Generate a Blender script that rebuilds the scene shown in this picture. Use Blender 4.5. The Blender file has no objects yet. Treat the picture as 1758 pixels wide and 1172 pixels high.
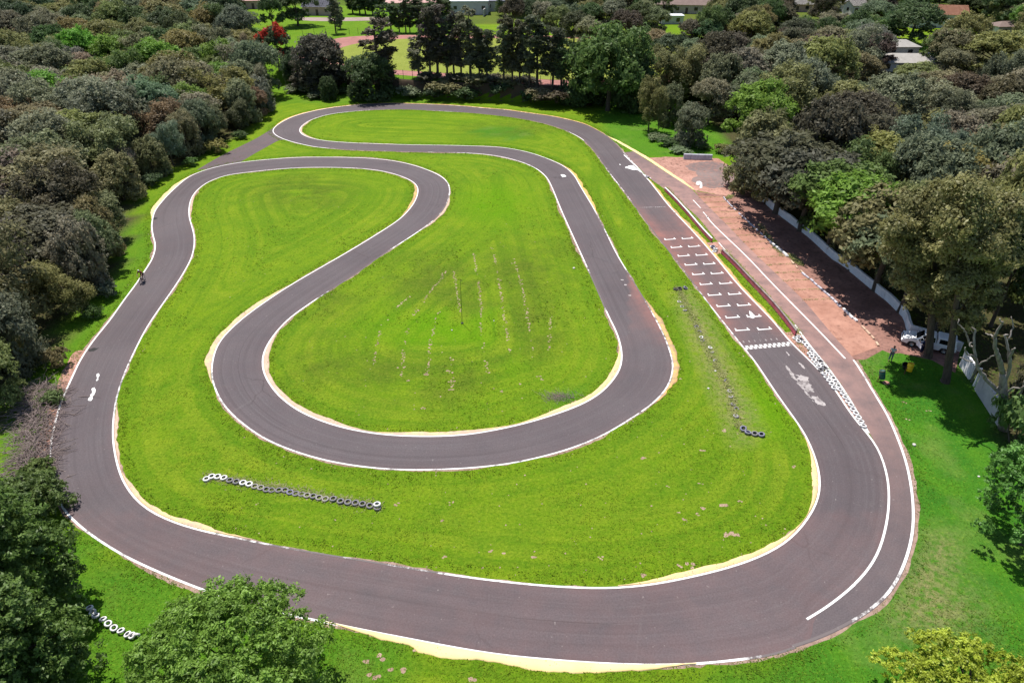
import bpy, bmesh, math, random
import numpy as np
from mathutils import Vector, Matrix
from mathutils.geometry import tessellate_polygon
random.seed(7)
SC = bpy.context.scene
COL = SC.collection
R = math.radians
# ------------------------------------------------------------------ camera
F, CX, CY, PITCH, CAMH = 1173.0, 879.0, 586.0, R(32.5), 38.0
cam_d = bpy.data.cameras.new("camera"); cam = bpy.data.objects.new("camera", cam_d); COL.objects.link(cam)
cam.location = (0, 0, CAMH); cam.rotation_euler = (math.pi/2-PITCH, 0, 0)
cam_d.sensor_width = 36; cam_d.lens = 36*F/1758; cam_d.clip_end = 6000; cam_d.clip_start = .5
SC.camera = cam
def ray(px, py):
    dx, dy = (px-CX)/F, (CY-py)/F
    c, s = math.cos(PITCH), math.sin(PITCH)
    return np.array((dx, c+dy*s, -s+dy*c))
def G(px, py, z=0.0):                    # survey: photo point -> point of the level z
    d = ray(px, py); t = (z-CAMH)/d[2]
    return np.array((d[0]*t, d[1]*t))
def atY(px, py, Y):                      # photo point -> point of the vertical plane y=Y
    d = ray(px, py); t = Y/d[1]
    return np.array((d[0]*t, Y, CAMH+d[2]*t))
def P(p):
    c, s = math.cos(PITCH), math.sin(PITCH)
    x, y, z = p[0], p[1], p[2]-CAMH
    dep = y*c-z*s; up = y*s+z*c
    return CX+F*x/dep, CY-F*up/dep, dep
# ------------------------------------------------------------------ terrain: a bank and a terrace behind the track
_bk = np.array([G(*p) for p in ((497,146),(600,158),(722,169),(850,174),(970,179),(1100,188))])
def hgt(x, y):
    yb = np.interp(x, _bk[:,0], _bk[:,1])
    xl, xr = _bk[0,0], _bk[4,0]
    W = 2.0+np.clip((xl-x)/25, 0, 1)*45+np.clip((x-xr)/25, 0, 1)*40
    t = np.clip((y-yb)/W, 0, 1)
    return 3.5*t*t*(3-2*t)
def GT(px, py):
    z = 0.0
    for _ in range(30):
        p = G(px, py, z); z = .5*z+.5*float(hgt(p[0], p[1]))
    return np.array((p[0], p[1], z))
# ------------------------------------------------------------------ curves
def smooth(pts, step=0.6, closed=False):
    p = np.asarray(pts, float); n = len(p); out = []
    idx = range(n if closed else n-1)
    for i in idx:
        if closed: a, b, c, d = p[(i-1)%n], p[i], p[(i+1)%n], p[(i+2)%n]
        else: a, b, c, d = p[max(i-1,0)], p[i], p[i+1], p[min(i+2,n-1)]
        m = max(1, int(np.linalg.norm(c-b)/step))
        for k in range(m):
            t = k/m; h = .5
            out.append(.5*((2*b)+(-a+c)*t+(2*a-5*b+4*c-d)*t*t+(-a+3*b-3*c+d)*t**3))
    if not closed: out.append(p[-1])
    out = np.array(out)
    for _ in range(3):                     # take the hand tremor out of the survey
        q = out.copy()
        if closed: out = .5*q+.25*(np.roll(q,1,0)+np.roll(q,-1,0))
        else: out[1:-1] = .5*q[1:-1]+.25*(q[:-2]+q[2:])
    return out
def W2(pts, z=0.0): return np.array([G(a, b, z) for a, b in pts])
def seglen(p): return np.concatenate([[0], np.cumsum(np.linalg.norm(np.diff(p, axis=0), axis=1))])
def resample(p, step):
    s = seglen(p); n = max(2, int(s[-1]/step)+1); t = np.linspace(0, s[-1], n)
    return np.stack([np.interp(t, s, p[:,0]), np.interp(t, s, p[:,1])], 1)
def normals(p):
    t = np.gradient(p, axis=0); t /= np.linalg.norm(t, axis=1)[:,None]+1e-9
    return np.stack([-t[:,1], t[:,0]], 1)      # to the left of travel
def near(p, q):                            # index of the curve point nearest to q
    return int(np.argmin(((p-np.asarray(q))**2).sum(1)))
def cut(p, a, b, closed=False):            # piece of a curve between two photo points
    i, j = near(p, G(*a)), near(p, G(*b))
    if i <= j: return p[i:j+1]
    if closed: return np.concatenate([p[i:], p[:j+1]])
    return p[j:i+1][::-1]
def pip(x, y, poly):
    poly = np.asarray(poly); ins = np.zeros(np.shape(x), bool); j = len(poly)-1
    for i in range(len(poly)):
        xi, yi, xj, yj = poly[i,0], poly[i,1], poly[j,0], poly[j,1]
        ins ^= ((yi > y) != (yj > y)) & (x < (xj-xi)*(y-yi)/(yj-yi+1e-12)+xi); j = i
    return ins
def polydist(x, y, line):
    d = np.full(np.shape(x), 1e9)
    for i in range(len(line)-1):
        a, b = line[i], line[i+1]; ab = b-a; L = (ab**2).sum()+1e-12
        t = np.clip(((x-a[0])*ab[0]+(y-a[1])*ab[1])/L, 0, 1)
        d = np.minimum(d, np.hypot(x-a[0]-t*ab[0], y-a[1]-t*ab[1]))
    return d
# ------------------------------------------------------------------ objects
LABELS = set()
def tag(o, label=None, cat=None, group=None, kind=None):
    if label: o['label'] = label
    if cat: o['category'] = cat
    if group: o['group'] = group
    if kind: o['kind'] = kind
    return o
def link(name, me, parent=None, loc=None, color=None):
    o = bpy.data.objects.new(name, me); COL.objects.link(o)
    if parent is not None: o.parent = parent
    if loc is not None: o.location = loc
    if color is not None: o.color = (*color, 1)
    return o
def empty(name, loc, label, cat, rz=0, group=None):
    o = bpy.data.objects.new(name, None); COL.objects.link(o)
    o.location = loc; o.rotation_euler = (0, 0, rz); o.empty_display_size = .3
    return tag(o, label, cat, group)
def qmesh(name, v, f, mat=None, attrs=None, uv=None, smooth_=False):
    """v (n,3), f (m,3|4) arrays; attrs name->(domain, values)"""
    me = bpy.data.meshes.new(name); v = np.asarray(v, np.float32); f = np.asarray(f, np.int32)
    k = f.shape[1]
    me.vertices.add(len(v)); me.vertices.foreach_set('co', v.ravel())
    me.loops.add(f.size); me.loops.foreach_set('vertex_index', f.ravel())
    me.polygons.add(len(f)); me.polygons.foreach_set('loop_start', np.arange(0, f.size, k, dtype=np.int32))
    me.update(calc_edges=True)
    if smooth_: me.polygons.foreach_set('use_smooth', np.ones(len(f), bool))
    for n, (dom, val) in (attrs or {}).items():
        val = np.asarray(val, np.float32)
        a = me.attributes.new(n, 'FLOAT', dom); a.data.foreach_set('value', val)
    if uv is not None:
        u = me.uv_layers.new(name='UVMap'); u.data.foreach_set('uv', np.asarray(uv, np.float32)[f.ravel()].ravel())
    if mat: me.materials.append(mat)
    return me
class MB:                                   # collects simple solids into one mesh
    def __init__(s): s.bm = bmesh.new()
    def box(s, c, d, rot=None, bev=0):
        r = bmesh.ops.create_cube(s.bm, size=1); vs = r['verts']
        M = Matrix.Translation(Vector(c)) @ (rot.to_4x4() if rot is not None else Matrix.Identity(4)) @ Matrix.Diagonal((*d, 1))
        bmesh.ops.transform(s.bm, matrix=M, verts=vs)
        if bev:
            es = list({e for v in vs for e in v.link_edges})
            bmesh.ops.bevel(s.bm, geom=es, offset=bev, segments=2, affect='EDGES')
    def tube(s, pts, rad, n=8, cap=True):
        pts = [Vector(p) for p in pts]; rr = rad if hasattr(rad, '__len__') else [rad]*len(pts); rings = []
        up = None
        for i, p in enumerate(pts):
            t = (pts[min(i+1, len(pts)-1)]-pts[max(i-1, 0)]).normalized()
            if up is None: up = t.orthogonal().normalized()
            u = (up-t*up.dot(t)).normalized(); w = t.cross(u); up = u
            rings.append([s.bm.verts.new(p+(u*math.cos(a)+w*math.sin(a))*rr[i]) for a in (2*math.pi*k/n for k in range(n))])
        for a, b in zip(rings, rings[1:]):
            for k in range(n): s.bm.faces.new((a[k], a[(k+1)%n], b[(k+1)%n], b[k]))
        if cap:
            s.bm.faces.new(rings[0][::-1]); s.bm.faces.new(rings[-1])
    def ring(s, c, rad, r, axis, n=24, m=8):
        c = Vector(c); ax = Vector(axis).normalized(); u = ax.orthogonal().normalized(); w = ax.cross(u); rg = []
        for i in range(n):
            a = 2*math.pi*i/n; d = u*math.cos(a)+w*math.sin(a)
            rg.append([s.bm.verts.new(c+d*(rad+r*math.cos(b))+ax*r*math.sin(b)) for b in (2*math.pi*k/m for k in range(m))])
        for i in range(n):
            for k in range(m): s.bm.faces.new((rg[i][k], rg[(i+1)%n][k], rg[(i+1)%n][(k+1)%m], rg[i][(k+1)%m]))
    def lathe(s, prof, c=(0,0,0), n=24, axis='z', close=False):
        c = Vector(c); rg = []
        for i in range(n):
            a = 2*math.pi*i/n; row = []
            for r, h in prof:
                q = Vector((r*math.cos(a), r*math.sin(a), h))
                if axis == 'y': q = Vector((q.x, q.z, q.y))
                if axis == 'x': q = Vector((q.z, q.x, q.y))
                row.append(s.bm.verts.new(c+q))
            rg.append(row)
        m = len(prof)
        for i in range(n):
            for k in range(m if close else m-1):
                s.bm.faces.new((rg[i][k], rg[(i+1)%n][k], rg[(i+1)%n][(k+1)%m], rg[i][(k+1)%m]))
    def prism(s, poly, d0, d1, plane='xz'):   # polygon extruded along the third axis
        def mk(a, b, d): return (a, d, b) if plane == 'xz' else ((a, b, d) if plane == 'xy' else (d, a, b))
        A = [s.bm.verts.new(mk(a, b, d0)) for a, b in poly]; B = [s.bm.verts.new(mk(a, b, d1)) for a, b in poly]
        s.bm.faces.new(A[::-1]); s.bm.faces.new(B); n = len(poly)
        for i in range(n): s.bm.faces.new((A[i], A[(i+1)%n], B[(i+1)%n], B[i]))
    def face(s, pts): s.bm.faces.new([s.bm.verts.new(p) for p in pts])
    def mesh(s, name, mat, sm=False):
        bmesh.ops.recalc_face_normals(s.bm, faces=s.bm.faces[:])
        me = bpy.data.meshes.new(name); s.bm.to_mesh(me); s.bm.free()
        me.materials.append(mat)
        if sm:
            me.polygons.foreach_set('use_smooth', np.ones(len(me.polygons), bool))
        return me
    def build(s, name, mat, parent=None, loc=None, sm=False, color=None):
        return link(name, s.mesh(name, mat, sm), parent, loc, color)
_ones = 'zeroth first second third fourth fifth sixth seventh eighth ninth tenth eleventh twelfth thirteenth fourteenth fifteenth sixteenth seventeenth eighteenth nineteenth'.split()
_tens = ',,twenty,thirty,forty,fifty,sixty,seventy,eighty,ninety'.split(',')
def ordw(n):
    if n < 20: return _ones[n]
    if n >= 100: return 'hundred and '+ordw(n-100) if n > 100 else 'hundredth'
    t, o = divmod(n, 10)
    return (_tens[t][:-1]+'ieth') if o == 0 else _tens[t]+'-'+_ones[o]
# ------------------------------------------------------------------ materials
class NT:
    def __init__(s, name):
        s.m = bpy.data.materials.new(name); s.m.use_nodes = True; s.t = s.m.node_tree; s.t.nodes.clear()
    def n(s, ty, ins=None, **kw):
        nd = s.t.nodes.new(ty)
        for k, v in kw.items(): setattr(nd, k, v)
        for k, v in (ins or {}).items():
            if isinstance(v, bpy.types.NodeSocket): s.t.links.new(v, nd.inputs[k])
            else: nd.inputs[k].default_value = v
        return nd
    def noise(s, vec, scale, detail=3, rough=.55, dist=0):
        return s.n('ShaderNodeTexNoise', {'Vector': vec, 'Scale': scale, 'Detail': detail, 'Roughness': rough, 'Distortion': dist}).outputs[0]
    def ramp(s, fac, a, b, lo=0.0, hi=1.0):
        return s.n('ShaderNodeMapRange', {0: fac, 1: a, 2: b, 3: lo, 4: hi}).outputs[0]
    def mix(s, fac, a, b, bt='MIX'):
        nd = s.t.nodes.new('ShaderNodeMix'); nd.data_type = 'RGBA'; nd.blend_type = bt
        for i, v in ((0, fac), (6, a), (7, b)):
            if isinstance(v, bpy.types.NodeSocket): s.t.links.new(v, nd.inputs[i])
            elif i == 0: nd.inputs[i].default_value = v
            else: nd.inputs[i].default_value = (*v, 1) if len(v) == 3 else v
        return nd.outputs[2]
    def math(s, op, a, b=0.0, clamp=False):
        nd = s.n('ShaderNodeMath', {0: a, 1: b}, operation=op); nd.use_clamp = clamp
        return nd.outputs[0]
    def attr(s, name): return s.n('ShaderNodeAttribute', attribute_name=name).outputs['Fac']
    def pos(s): return s.n('ShaderNodeNewGeometry').outputs['Position']
    def obj(s): return s.n('ShaderNodeTexCoord').outputs['Object']
    def uv(s): return s.n('ShaderNodeTexCoord').outputs['UV']
    def scale(s, v, k):
        return s.n('ShaderNodeMapping', {'Vector': v, 'Scale': k}).outputs[0]
    def bump(s, h, st=.3, d=.05): return s.n('ShaderNodeBump', {'Height': h, 'Strength': st, 'Distance': d}).outputs[0]
    def out(s, col, rough=.8, spec=.2, nor=None, metal=0.0, trans=0.0):
        ins = {'Base Color': col if isinstance(col, bpy.types.NodeSocket) else (*col, 1), 'Roughness': rough, 'Specular IOR Level': spec, 'Metallic': metal}
        if nor is not None: ins['Normal'] = nor
        b = s.n('ShaderNodeBsdfPrincipled', ins).outputs[0]
        if trans:
            ti = {'Color': ins['Base Color']}
            tr = s.n('ShaderNodeBsdfTranslucent', ti).outputs[0]
            mx = s.n('ShaderNodeMixShader', {0: trans}); s.t.links.new(b, mx.inputs[1]); s.t.links.new(tr, mx.inputs[2]); b = mx.outputs[0]
        o = s.n('ShaderNodeOutputMaterial'); s.t.links.new(b, o.inputs['Surface'])
        return s.m
def plain(name, col, rough=.6, spec=.3, var=.25, sc=3.0, metal=0.0):
    t = NT(name); p = t.obj()
    f = t.ramp(t.noise(p, sc, 4), .3, .7)
    c = t.mix(f, tuple(x*(1-var) for x in col), tuple(min(1, x*(1+var)) for x in col))
    return t.out(c, rough, spec, metal=metal)
M = {}
def mats():
    # asphalt
    def asphalt(name, a, b, dustc, streak=1.0):
        t = NT(name); p = t.pos(); uv = t.uv()
        big = t.ramp(t.noise(p, .09, 4, .6), .35, .68)
        c = t.mix(big, a, b)
        st = t.noise(t.scale(uv, (.035, 16, 1)), 1.0, 4, .6)
        c = t.mix(t.ramp(st, .5, .78, 0, .42*streak), c, (.135, .125, .13))
        st2 = t.noise(t.scale(uv, (.02, 7, 1)), 1.3, 3)
        c = t.mix(t.ramp(st2, .5, .8, 0, .40*streak), c, (.035, .031, .033))
        pt = t.noise(p, .45, 5, .65)
        c = t.mix(t.ramp(pt, .56, .72, 0, .25), c, (.115, .105, .105))
        sv = t.n('ShaderNodeSeparateXYZ', {0: uv}); wob = t.math('MULTIPLY', t.math('SUBTRACT', t.noise(p, .25, 3), .5), .05)
        sm = t.ramp(t.math('ABSOLUTE', t.math('SUBTRACT', t.math('ADD', sv.outputs[1], wob), .5)), .004, .010, .5*streak, 0)
        sm = t.math('MULTIPLY', sm, t.ramp(t.noise(p, .05, 2), .45, .6))
        c = t.mix(sm, c, (.035, .03, .032))
        tv = t.math('ABSOLUTE', t.math('SUBTRACT', t.math('FRACT', t.math('MULTIPLY', t.math('ADD', sv.outputs[0], t.math('MULTIPLY', wob, 6)), .031)), .5))
        c = t.mix(t.math('MULTIPLY', t.ramp(tv, .0015, .0035, .3*streak, 0), t.ramp(t.noise(p, .3, 2), .4, .6)), c, (.13, .12, .12))
        ck = t.n('ShaderNodeTexVoronoi', {'Vector': t.n('ShaderNodeVectorMath', {0: p, 1: t.n('ShaderNodeTexNoise', {'Vector': p, 'Scale': .8, 'Detail': 4.0}).outputs[1]}, operation='ADD').outputs[0], 'Scale': .16}, feature='DISTANCE_TO_EDGE').outputs[0]
        c = t.mix(t.math('MULTIPLY', t.ramp(ck, .004, .012, .45, 0), t.ramp(t.noise(p, .07, 3), .52, .64)), c, (.03, .026, .027))
        gr = t.noise(p, 9.0, 3, .7)
        c = t.mix(t.ramp(gr, .35, .7, 0, .5), c, (.032, .028, .03))
        sp = t.noise(p, 3.2, 2, .5)
        c = t.mix(t.ramp(sp, .70, .76, 0, .5), c, (.22, .2, .19))
        d = t.math('MULTIPLY', t.attr('dust'), t.ramp(t.noise(p, .5, 5, .65), .3, .62, .35, 1))
        c = t.mix(t.math('MULTIPLY', d, .85), c, dustc)
        return t.out(c, .85, .25, t.bump(gr, .25, .01))
    M['asphalt'] = asphalt('track asphalt', (.080, .068, .074), (.102, .088, .094), (.24, .105, .088))
    M['pit'] = asphalt('dusty pit lane asphalt', (.080, .068, .074), (.102, .088, .094), (.36, .205, .175), .6)
    # grass
    def grass(name, tuft=False):
        t = NT(name); p = t.pos()
        n1 = t.ramp(t.noise(p, .045, 4, .6, .6), .33, .68); n2 = t.ramp(t.noise(p, .28, 5, .65), .35, .66); n3 = t.ramp(t.noise(p, 1.7, 5, .7), .3, .7)
        c = t.mix(n1, (.078, .172, .0045), (.152, .238, .0075))
        ed = t.attr('edge'); cv = t.n('ShaderNodeCombineXYZ', {0: ed, 1: 0.0, 2: t.math('MULTIPLY', t.noise(p, .035, 2), 2.2)}).outputs[0]
        sk = t.noise(cv, .75, 4, .6); gate = t.ramp(t.noise(p, .06, 3), .38, .6, .5, 1)
        c = t.mix(t.math('MULTIPLY', t.ramp(sk, .50, .59, 0, .85), gate), c, (.185, .245, .014))
        c = t.mix(t.math('MULTIPLY', t.ramp(sk, .48, .39, 0, .8), gate), c, (.046, .125, .004))
        c = t.mix(t.math('MULTIPLY', n2, .72), c, (.056, .148, .006))
        c = t.mix(t.math('MULTIPLY', n3, .5), c, (.165, .21, .016))
        lush = t.mix(n2, (.028, .128, .012), (.060, .175, .012)); lush = t.mix(t.ramp(t.noise(p, .16, 4, .6), .54, .74, 0, .7), lush, (.145, .195, .05))
        c = t.mix(t.attr('lush'), c, lush)
        c = t.mix(t.math('MULTIPLY', t.math('MULTIPLY', t.attr('olive'), -.8, True), t.ramp(n2, 0, 1, .5, 1)), c, (.088, .215, .0015))
        olive = t.mix(n3, (.045, .052, .009), (.095, .105, .018))
        ol = t.math('MULTIPLY', t.math('MULTIPLY', t.attr('olive'), .58), t.ramp(t.noise(p, .14, 5, .7), .34, .56), True)
        c = t.mix(ol, c, olive)
        pitch = t.mix(n2, (.19, .21, .04), (.23, .25, .055))
        c = t.mix(t.attr('pitch'), c, pitch)
        dry = t.mix(n3, (.17, .16, .06), (.23, .2, .10))
        c = t.mix(t.math('MULTIPLY', t.attr('dry'), t.ramp(n3, .1, .6)), c, dry)
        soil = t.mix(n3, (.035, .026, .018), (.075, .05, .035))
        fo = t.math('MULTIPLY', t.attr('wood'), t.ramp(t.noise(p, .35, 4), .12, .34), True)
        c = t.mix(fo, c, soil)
        if tuft:
            c = t.mix(t.ramp(t.attr('tint'), 0, 1, .0, .55), c, (.20, .26, .02), 'MIX')
            c = t.mix(t.ramp(t.attr('tint'), .5, 0, .0, .25), c, (.045, .115, .004))
            return t.out(c, .75, .1, trans=.3)
        n4 = t.noise(p, 4.5, 5, .75); n5 = t.noise(p, .5, 4, .6)
        c = t.mix(t.ramp(n4, .54, .36, 0, .55), c, (.040, .100, .004))
        c = t.mix(t.ramp(n4, .54, .66, 0, .45), c, (.20, .275, .02)); n6 = t.noise(p, 1.3, 3, .6); c = t.mix(t.ramp(n6, .58, .70, 0, .4), c, (.055, .130, .006))
        return t.out(c, .95, .05, t.bump(t.math('ADD', n4, t.math('MULTIPLY', n5, 1.6)), .85, .16))
    t = NT('straw grass'); M['straw'] = t.out(t.mix(t.attr('tint'), (.19, .235, .055), (.40, .375, .19)), .8, .1, trans=.3)
    M['grass'] = grass('meadow grass'); M['tuft'] = grass('grass blades', True)
    def dirt(name, a, b, c2, sc=1.0):
        t = NT(name); p = t.pos()
        c = t.mix(t.ramp(t.noise(p, .35*sc, 5, .65), .35, .65), a, b)
        c = t.mix(t.ramp(t.noise(p, 2.2*sc, 5, .7), .48, .68, 0, .85), c, c2)
        c = t.mix(t.ramp(t.noise(p, .9*sc, 4, .6, 1.5), .60, .68, 0, .6), c, tuple(x*.5 for x in c2))
        c = t.mix(t.ramp(t.noise(p, .12*sc, 4, .7), .52, .70, 0, .6), c, tuple(min(1, x*1.25) for x in b))
        return t.out(c, .95, .1, t.bump(t.noise(p, 6, 4), .4, .04))
    M['dirt'] = dirt('red earth', (.29, .155, .12), (.39, .22, .175), (.12, .065, .048))
    M['verge'] = dirt('dusty verge', (.21, .135, .11), (.32, .22, .18), (.10, .085, .04))
    M['soil'] = dirt('bare soil', (.23, .155, .11), (.35, .25, .19), (.12, .08, .05))
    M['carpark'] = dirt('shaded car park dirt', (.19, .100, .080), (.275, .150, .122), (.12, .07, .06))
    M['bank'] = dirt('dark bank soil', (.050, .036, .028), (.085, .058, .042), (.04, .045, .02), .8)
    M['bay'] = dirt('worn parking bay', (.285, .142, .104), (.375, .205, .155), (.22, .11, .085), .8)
    M['pad'] = dirt('worn asphalt pad', (.13, .10, .098), (.19, .145, .135), (.30, .15, .12), .7)
    M['redtrack'] = dirt('clay running track', (.26, .12, .105), (.33, .16, .14), (.2, .095, .085), .3)
    M['greyroad'] = dirt('far dirt road', (.25, .19, .17), (.31, .25, .23), (.2, .14, .12), .5)
    # paint
    def paint(name, col, under, lo=.50, hi=.62):
        t = NT(name); p = t.pos()
        w = t.ramp(t.math('ADD', t.noise(p, 1.1, 5, .75), t.math('MULTIPLY', t.attr('wear'), .55)), lo+.12, hi+.16)
        c = t.mix(t.ramp(t.noise(p, .6, 3), .3, .7), col, tuple(x*.82 for x in col))
        return t.out(t.mix(w, c, under), .7, .2)
    M['white_line'] = paint('white road paint', (.74, .73, .72), (.12, .10, .10))
    M['worn_paint'] = paint('worn pale paint', (.36, .325, .32), (.13, .11, .11), .42, .52)
    M['yellow'] = paint('weathered yellow kerb paint', (.68, .49, .24), (.44, .31, .23), .40, .56)
    M['ochre'] = paint('rough ochre kerb paint', (.66, .40, .12), (.34, .23, .13), .36, .56)
    M['yellow2'] = paint('yellow kerb paint', (.80, .60, .27), (.50, .37, .25), .45, .64)
    M['pinkkerb'] = paint('worn pinkish kerb', (.52, .37, .27), (.40, .25, .19), .42, .60)
    # foliage & wood
    def foliage(name, gloss=.12, trans=.42, flower=None):
        t = NT(name); oc = t.n('ShaderNodeObjectInfo').outputs['Color']; ti = t.attr('tint')
        c = t.mix(ti, (.95, .97, .88), (2.75, 2.65, 2.25)); c = t.mix(1.0, oc, c, 'MULTIPLY')
        c = t.mix(t.ramp(ti, .80, 1.0, 0, .22), c, (.17, .165, .12))
        if flower: c = t.mix(t.ramp(t.attr('bloom'), .45, .55), c, flower)
        return t.out(c, .5, gloss, trans=trans)
    M['leaf'] = foliage('leaves'); M['flame'] = foliage('leaves and red blooms', flower=(.42, .05, .03))
    M['nearleaf'] = foliage('glossy leaves', .3, .42)
    def bark(name, a, b):
        t = NT(name); p = t.obj()
        c = t.mix(t.ramp(t.noise(t.scale(p, (3, 3, .6)), 1.5, 5, .7), .3, .7), a, b)
        return t.out(c, .9, .1, t.bump(t.noise(p, 6, 4), .5, .05))
    M['bark'] = bark('bark', (.055, .042, .033), (.11, .088, .07))
    M['deadwood'] = bark('bleached dead wood', (.11, .09, .078), (.32, .29, .265))
    M['twig'] = bark('dry twigs', (.14, .105, .095), (.25, .2, .185))
    # tyres: object colour
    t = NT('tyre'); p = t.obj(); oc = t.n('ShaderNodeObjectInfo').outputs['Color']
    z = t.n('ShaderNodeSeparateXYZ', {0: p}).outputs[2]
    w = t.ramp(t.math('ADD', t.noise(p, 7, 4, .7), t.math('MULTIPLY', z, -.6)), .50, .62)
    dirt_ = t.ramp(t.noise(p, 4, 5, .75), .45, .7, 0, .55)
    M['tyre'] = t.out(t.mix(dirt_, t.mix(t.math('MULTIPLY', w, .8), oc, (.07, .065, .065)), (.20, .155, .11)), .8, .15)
    def whitewall(name, a, b):
        t = NT(name); p = t.pos(); c = t.mix(t.ramp(t.noise(p, .8, 5, .7), .35, .66), a, b)
        c = t.mix(t.ramp(t.noise(t.scale(p, (1, 1, .25)), 2.2, 5, .7), .58, .75, 0, .7), c, (.25, .2, .17))
        return t.out(c, .85, .15, t.bump(t.noise(p, 9, 3), .2, .02))
    M['wall'] = whitewall('whitewashed wall', (.64, .63, .64), (.80, .79, .79))
    M['greywall'] = whitewall('grey plaster wall', (.40, .38, .37), (.52, .5, .48))
    M['redpaint'] = whitewall('faded red paint', (.40, .075, .11), (.55, .15, .18))
    M['darkrail'] = whitewall('weathered dark coping', (.13, .10, .10), (.30, .25, .25))
    M['stone'] = plain('pale stone', (.5, .47, .44), .9, .1, .3, 4)
    M['car'] = plain('white car paint', (.78, .78, .80), .25, .5, .03, 2)
    M['glass'] = plain('dark window glass', (.015, .017, .02), .08, .6, .1)
    M['black'] = plain('black plastic', (.02, .02, .022), .5, .4)
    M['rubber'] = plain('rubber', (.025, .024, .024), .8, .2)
    M['steel'] = plain('steel', (.35, .35, .36), .35, .5, .1, 4, .8)
    M['lamp'] = plain('clear lamp lens', (.7, .72, .75), .1, .6, .05)
    M['redlens'] = plain('red lamp lens', (.4, .02, .02), .2, .5, .05)
    M['green_paint'] = plain('dark green drum paint', (.012, .085, .065), .5, .4, .3)
    M['rust'] = plain('rusty metal', (.13, .06, .035), .85, .2, .4, 8)
    M['yellow_plastic'] = plain('yellow bin paint', (.75, .48, .01), .45, .4, .1)
    M['skin'] = plain('skin', (.24, .13, .085), .55, .3, .1)
    M['hair'] = plain('dark hair', (.015, .012, .01), .6, .3)
    M['cloth_grey'] = plain('pale grey shirt', (.42, .44, .43), .9, .1, .3, 9)
    M['cloth_jean'] = plain('grey blue trousers', (.10, .12, .16), .9, .1, .2, 6)
    M['cloth_navy'] = plain('navy cloth', (.018, .022, .06), .9, .1, .2, 6)
    M['cloth_red'] = plain('dark red jersey', (.12, .018, .018), .8, .15, .3, 5)
    M['cloth_black'] = plain('black cloth', (.014, .014, .016), .85, .15, .2)
    M['white_plastic'] = plain('white plastic', (.8, .8, .78), .35, .4, .05)
    M['pole'] = plain('dark metal pole', (.03, .035, .03), .6, .3)
    M['timber'] = plain('weathered timber', (.10, .075, .06), .9, .1)
    M['concrete'] = whitewall('concrete', (.36, .35, .40), (.52, .51, .56))
    M['house_white'] = plain('white render', (.5, .48, .46), .85, .15, .08, .5)
    M['house_cream'] = plain('cream render', (.52, .44, .35), .85, .15, .1, .5)
    M['house_pink'] = plain('pink render', (.48, .33, .29), .85, .15, .1, .5)
    def roof(name, a, b):
        t = NT(name); p = t.obj()
        rows = t.n('ShaderNodeTexWave', {'Vector': p, 'Scale': 2.2, 'Distortion': .4}, bands_direction='Z').outputs[1]
        c = t.mix(t.ramp(t.noise(p, .7, 5, .7), .3, .7), a, b); c = t.mix(t.math('MULTIPLY', rows, .25), c, tuple(x*.6 for x in a))
        return t.out(c, .85, .15)
    M['roof_grey'] = roof('grey tile roof', (.27, .255, .235), (.37, .35, .325)); M['roof_brown'] = roof('brown tile roof', (.14, .10, .088), (.2, .15, .13))
    M['roof_orange'] = roof('terracotta roof', (.34, .16, .10), (.44, .23, .16)); M['roof_pink'] = roof('faded pink roof', (.42, .25, .23), (.52, .34, .31))
    M['roof_slate'] = roof('slate roof', (.13, .13, .16), (.19, .19, .22)); M['roof_white'] = roof('white sheet roof', (.62, .63, .66), (.74, .75, .78))
mats()
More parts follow.
